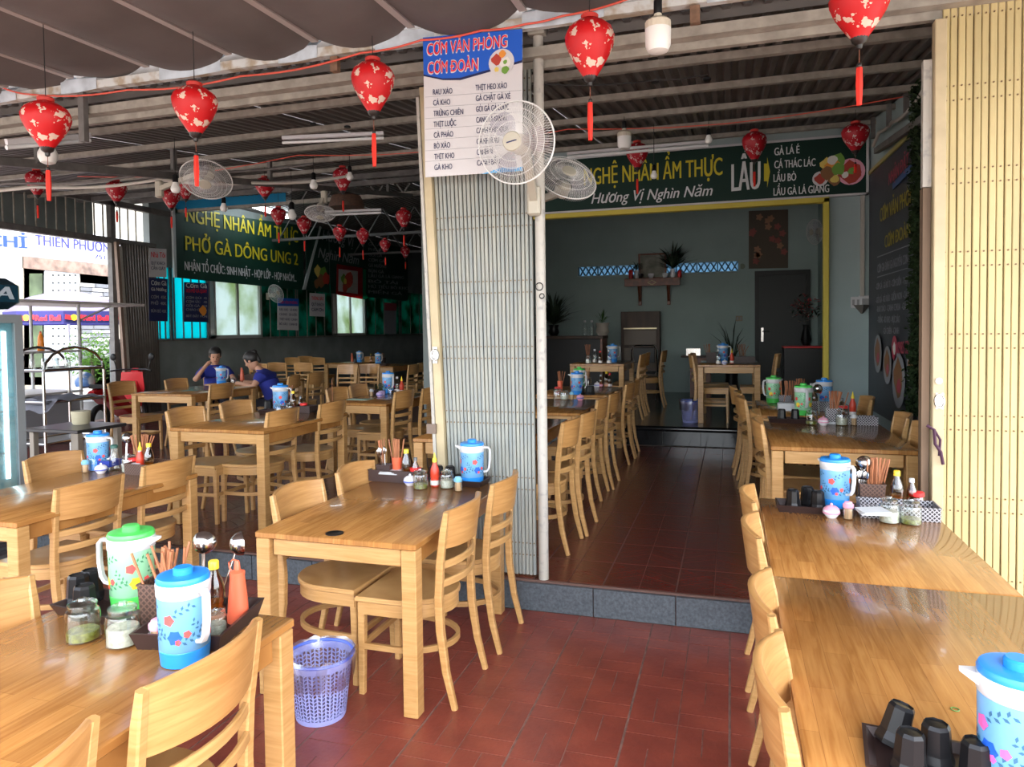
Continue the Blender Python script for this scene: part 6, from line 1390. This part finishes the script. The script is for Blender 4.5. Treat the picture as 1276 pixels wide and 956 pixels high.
# parasol
um = thing('parasol', 'large grey market parasol with a navy sponsor band over the pavement', 'parasol', onx(90, 560, -13.2).xy.to_3d()); um.location = (-13.2, 11.46, 0); 
cu = um.location
part('pole', G().tube([(0, 0, 0), (0, 0, 2.56)], .025, 10), WHITEP, um)
part('canopy', G().lathe([(1.13, 2.12), (.95, 2.30), (.65, 2.44), (.32, 2.53), (.03, 2.57)], 8, cap0=False), sheer_mat('grey_parasol_cloth', (.42, .40, .55), .8, .3), um, False)
part('valance', G().lathe([(1.10, 1.86), (1.13, 2.12)], 8, cap0=False, cap1=False), mat('navy_valance', (.03, .03, .17), .7), um, False)
_a = 1.125*math.cos(PI/8)
for k in (6, 7, 0): 
    a = 2*PI*(k+.5)/8; c = Vector((math.cos(a), math.sin(a), 0))*(_a+.004); e_ = Vector((-math.sin(a), math.cos(a), 0))
    letters('Red Bull', c-e_*.08+Z*1.93, c+e_*.38+Z*1.93, Z, .11, mat('red_sponsor_print', (.65, .02, .03), .5), um, .05, 0, .005)
    part('logo_print', slab(disc(c-e_*.25+Z*1.99+c.normalized()*.01, e_, Z, .06, .06), c.normalized(), .004), YELLP, um, False)
    for s in (-1, 1): part('logo_print', slab([c-e_*(.25+s*.04)+Z*1.94+c.normalized()*.014, c-e_*(.25+s*.16)+Z*1.96+c.normalized()*.014, c-e_*(.25+s*.15)+Z*2.05+c.normalized()*.014, c-e_*(.25+s*.06)+Z*2.03+c.normalized()*.014], c.normalized(), .004), MATS['red_sponsor_print'], um, False)
# shrub, motorbike
sb = thing('leafy_shrub', 'bright green sunlit shrub on the pavement behind the rack', 'shrub', (-11.6, onx(115, 450, -11.6).y, 0)); part('foliage', bush(1100, .52, .05, 1.25, 1.0), SUNLEAF, sb, False, kind='stuff'); part('stem', G().tube([(0, 0, 0), (.02, 0, .7), (0, 0, 1.3)], .03, 7), DARKW, sb); part('pot', G().lathe([(.2, 0), (.28, .35), (.3, .4)], 18), mat('grey_pot', (.25, .25, .25), .7), sb)
mb = thing('motorbike', 'red and black motorbike parked at the foot of the dark gate', 'motorbike', (-9.35, 9.0, 0), .35)
for y in (-.62, .62): part('wheel', G().torus((0, y, .29), .26, .045, 28, 8, 'X').torus((0, y, .29), .22, .012, 24, 5, 'X').tube([(-.05, y, .29), (.05, y, .29)], .04, 10), mat('tyre_rubber', (.02, .02, .02), .8), mb)
RB = mat('red_bike_paint', (.55, .015, .02), .25)
part('body_shell', G().loft([[(-.10*s_, y, z-h), (.10*s_, y, z-h), (.13*s_, y, z), (.07*s_, y, z+h), (-.07*s_, y, z+h), (-.13*s_, y, z)] for y, z, h, s_ in ((-.85, .78, .03, .4), (-.5, .72, .12, 1.1), (-.1, .58, .14, 1.2), (.15, .42, .10, 1.3), (.35, .55, .20, 1.3), (.48, .85, .14, 1), (.55, 1.0, .08, .7))], True, True), RB, mb)
part('saddle', G().loft([[(-.11, y, z), (.11, y, z), (.09, y, z+.06), (-.09, y, z+.06)] for y, z in ((-.70, .84), (-.35, .78), (.05, .76), (.12, .72))], True, True), BLACKP, mb)
part('handlebar', G().tube([(-.33, .38, 1.04), (-.2, .48, 1.06), (.2, .48, 1.06), (.33, .38, 1.04)], .014, 8), BLACKP, mb)
part('fork', G().tube([(-.06, .52, .95), (-.06, .63, .3)], .02, 8).tube([(.06, .52, .95), (.06, .63, .3)], .02, 8), STEEL, mb)
for s in (-1, 1): part('mirror', G().tube([(s*.25, .45, 1.06), (s*.30, .45, 1.22)], .008, 6).ell((s*.31, .45, 1.27), (.05, .015, .06), 12, 8), BLACKP, mb)
part('front_shield', G().loft([[(-.20*a, .42, z), (.20*a, .42, z), (.15*a, .55, z), (-.15*a, .55, z)] for a, z in ((.7, .45), (1, .75), (.85, 1.02))], True, True), RB, mb)
m2 = thing('motorbike', 'dark scooter with white panels parked beyond the steel rack', 'motorbike', (-10.9, 8.2, 0), .9)
for ch in mb.children:
    c = ch.copy(); COL.objects.link(c); c.parent = m2
    if c.name.startswith(('body_shell', 'front_shield')): c.data = c.data.copy(); c.data.materials[0] = mat('white_scooter_paint', (.45, .47, .50), .3)
tag(part('helmet', G().lathe([(.12, 0), (.135, .05), (.13, .12), (.09, .19), (.02, .22)], 20), mat('blue_white_helmet', (.10, .22, .50), .3, noise=.5, nscale=3, col2=(.6, .6, .6), lo=.48, hi=.52), None, loc=(-9.45, 8.45, .86)), 'blue and white helmet on the bike beside the steel rack', 'helmet')
# house fronts across the street
hx = -19.0
hs_ = thing('house', 'sunlit house front across the street with a white sign band', 'building')
part('wall', G().b2(hx-1.5, hx, 4, 30, 0, 9), mat('cream_house_wall', (.30, .285, .24), .8, noise=.1, nscale=.5), hs_, False)
part('stone_cladding', G(), STONE, hs_) if False else None
random.seed(9)
def hp(u, v, dx=0): return onx(u, v, hx+dx)
cl = part('cladding_panel', slab([hp(100, 500), hp(139, 500), hp(139, 333), hp(100, 333)], (1, 0, 0), .02), mat('grey_cladding_base', (.30, .31, .33), .8), hs_, False)
ya, yb2 = hp(100, 400).y, hp(139, 400).y; z = .9; scl = 0
while z < 3.2:
    y = ya; 
    while y < yb2:
        L_ = random.uniform(.25, .55); 
        part('stone', G().b2(hx+.02, hx+.02+random.uniform(.02, .06), y+.01, min(y+L_, yb2)-.01, z+.01, z+.12), (mat('pale_stone', (.34, .35, .37), .7), mat('grey_stone', (.13, .14, .16), .7))[random.random() < .4], cl, False); y += L_
    z += .13
part('window_frame', slab([hp(30, 480), hp(56, 480), hp(56, 334), hp(30, 334)], (1, 0, 0), .05), mat('red_brown_frame', (.35, .08, .03), .5), hs_, False)
part('window_pane', slab([hp(37, 470, .05), hp(53, 470, .05), hp(53, 341, .05), hp(37, 341, .05)], (1, 0, 0), .02), mat('green_window_reflection', (.10, .14, .08), .3, noise=.6, nscale=2), hs_, False)
gt_ = part('perforated_shutter', slab([hp(56, 500, .06), hp(99, 500, .06), hp(99, 335, .06), hp(56, 334, .06)], (1, 0, 0), .04), mat('white_shutter', (.34, .38, .42), .5), hs_, False)
g = G()
for i in range(5):
    for j in range(12):
        u, v = 66+i*7, 343+j*9.5; c = hp(u, v, .068); g.tube([c, c+Vector((.004, 0, 0))], .03, 8)
part('perforation', g, DARKM, gt_, False, kind='stuff')
part('cornice', slab([hp(28, 334, .07), hp(139, 345, .07), hp(139, 331, .07), hp(28, 318, .07)], (1, 0, 0), .05), mat('floral_brown_band', (.24, .17, .14), .7, noise=.5, nscale=5), hs_, False)
part('corner_pillar', slab([hp(18, 560, .07), hp(29, 560, .07), hp(29, 318, .07), hp(18, 318, .07)], (1, 0, 0), .2), mat('cream_pillar', (.36, .32, .24), .7), hs_, False)
part('shutter_door', slab([hp(0, 560, .05), hp(18, 560, .05), hp(18, 345, .05), hp(0, 342, .05)], (1, 0, 0), .05), mat('grey_shutter', (.28, .30, .32), .7), hs_, False)
ss = thing('street_sign', 'long white shop sign with blue serif letters across the street', 'sign')
SX = -17.2
part('board', slab([onx(-60, 310, SX), onx(170, 333, SX), onx(170, 300, SX), onx(-60, 264, SX)], (1, 0, 0), .12), mat('white_sign_board', (.50, .51, .53), .4), ss, False)
t = ss
def xrow(txt, u0, v0, u1, v1, cappx, m_, bold=.0):
    p0, p1 = onx(u0, v0, SX), onx(u1, v1, SX); d = abs((p0-CAM).dot(FW)); letters(txt, p0, p1, Z, cappx*d/FPX, m_, t, bold, 0, .01)
xrow('CHỈ', -16, 306, 33, 309.5, 15, mat('deep_blue_letter', (.01, .04, .30), .5), .05); xrow('THIÊN PHƯƠNG', 44, 305, 146, 316, 13, mat('violet_blue_letter', (.03, .03, .20), .5), .03); xrow('751', 118, 322, 131, 323.5, 5, MATS['violet_blue_letter'], .03)
for y in (6.5, 9.5, 13, 17): part('bracket', G().b2(hx, SX-.1, y, y+.06, 4.1, 4.2), BEAMD, ss, False)
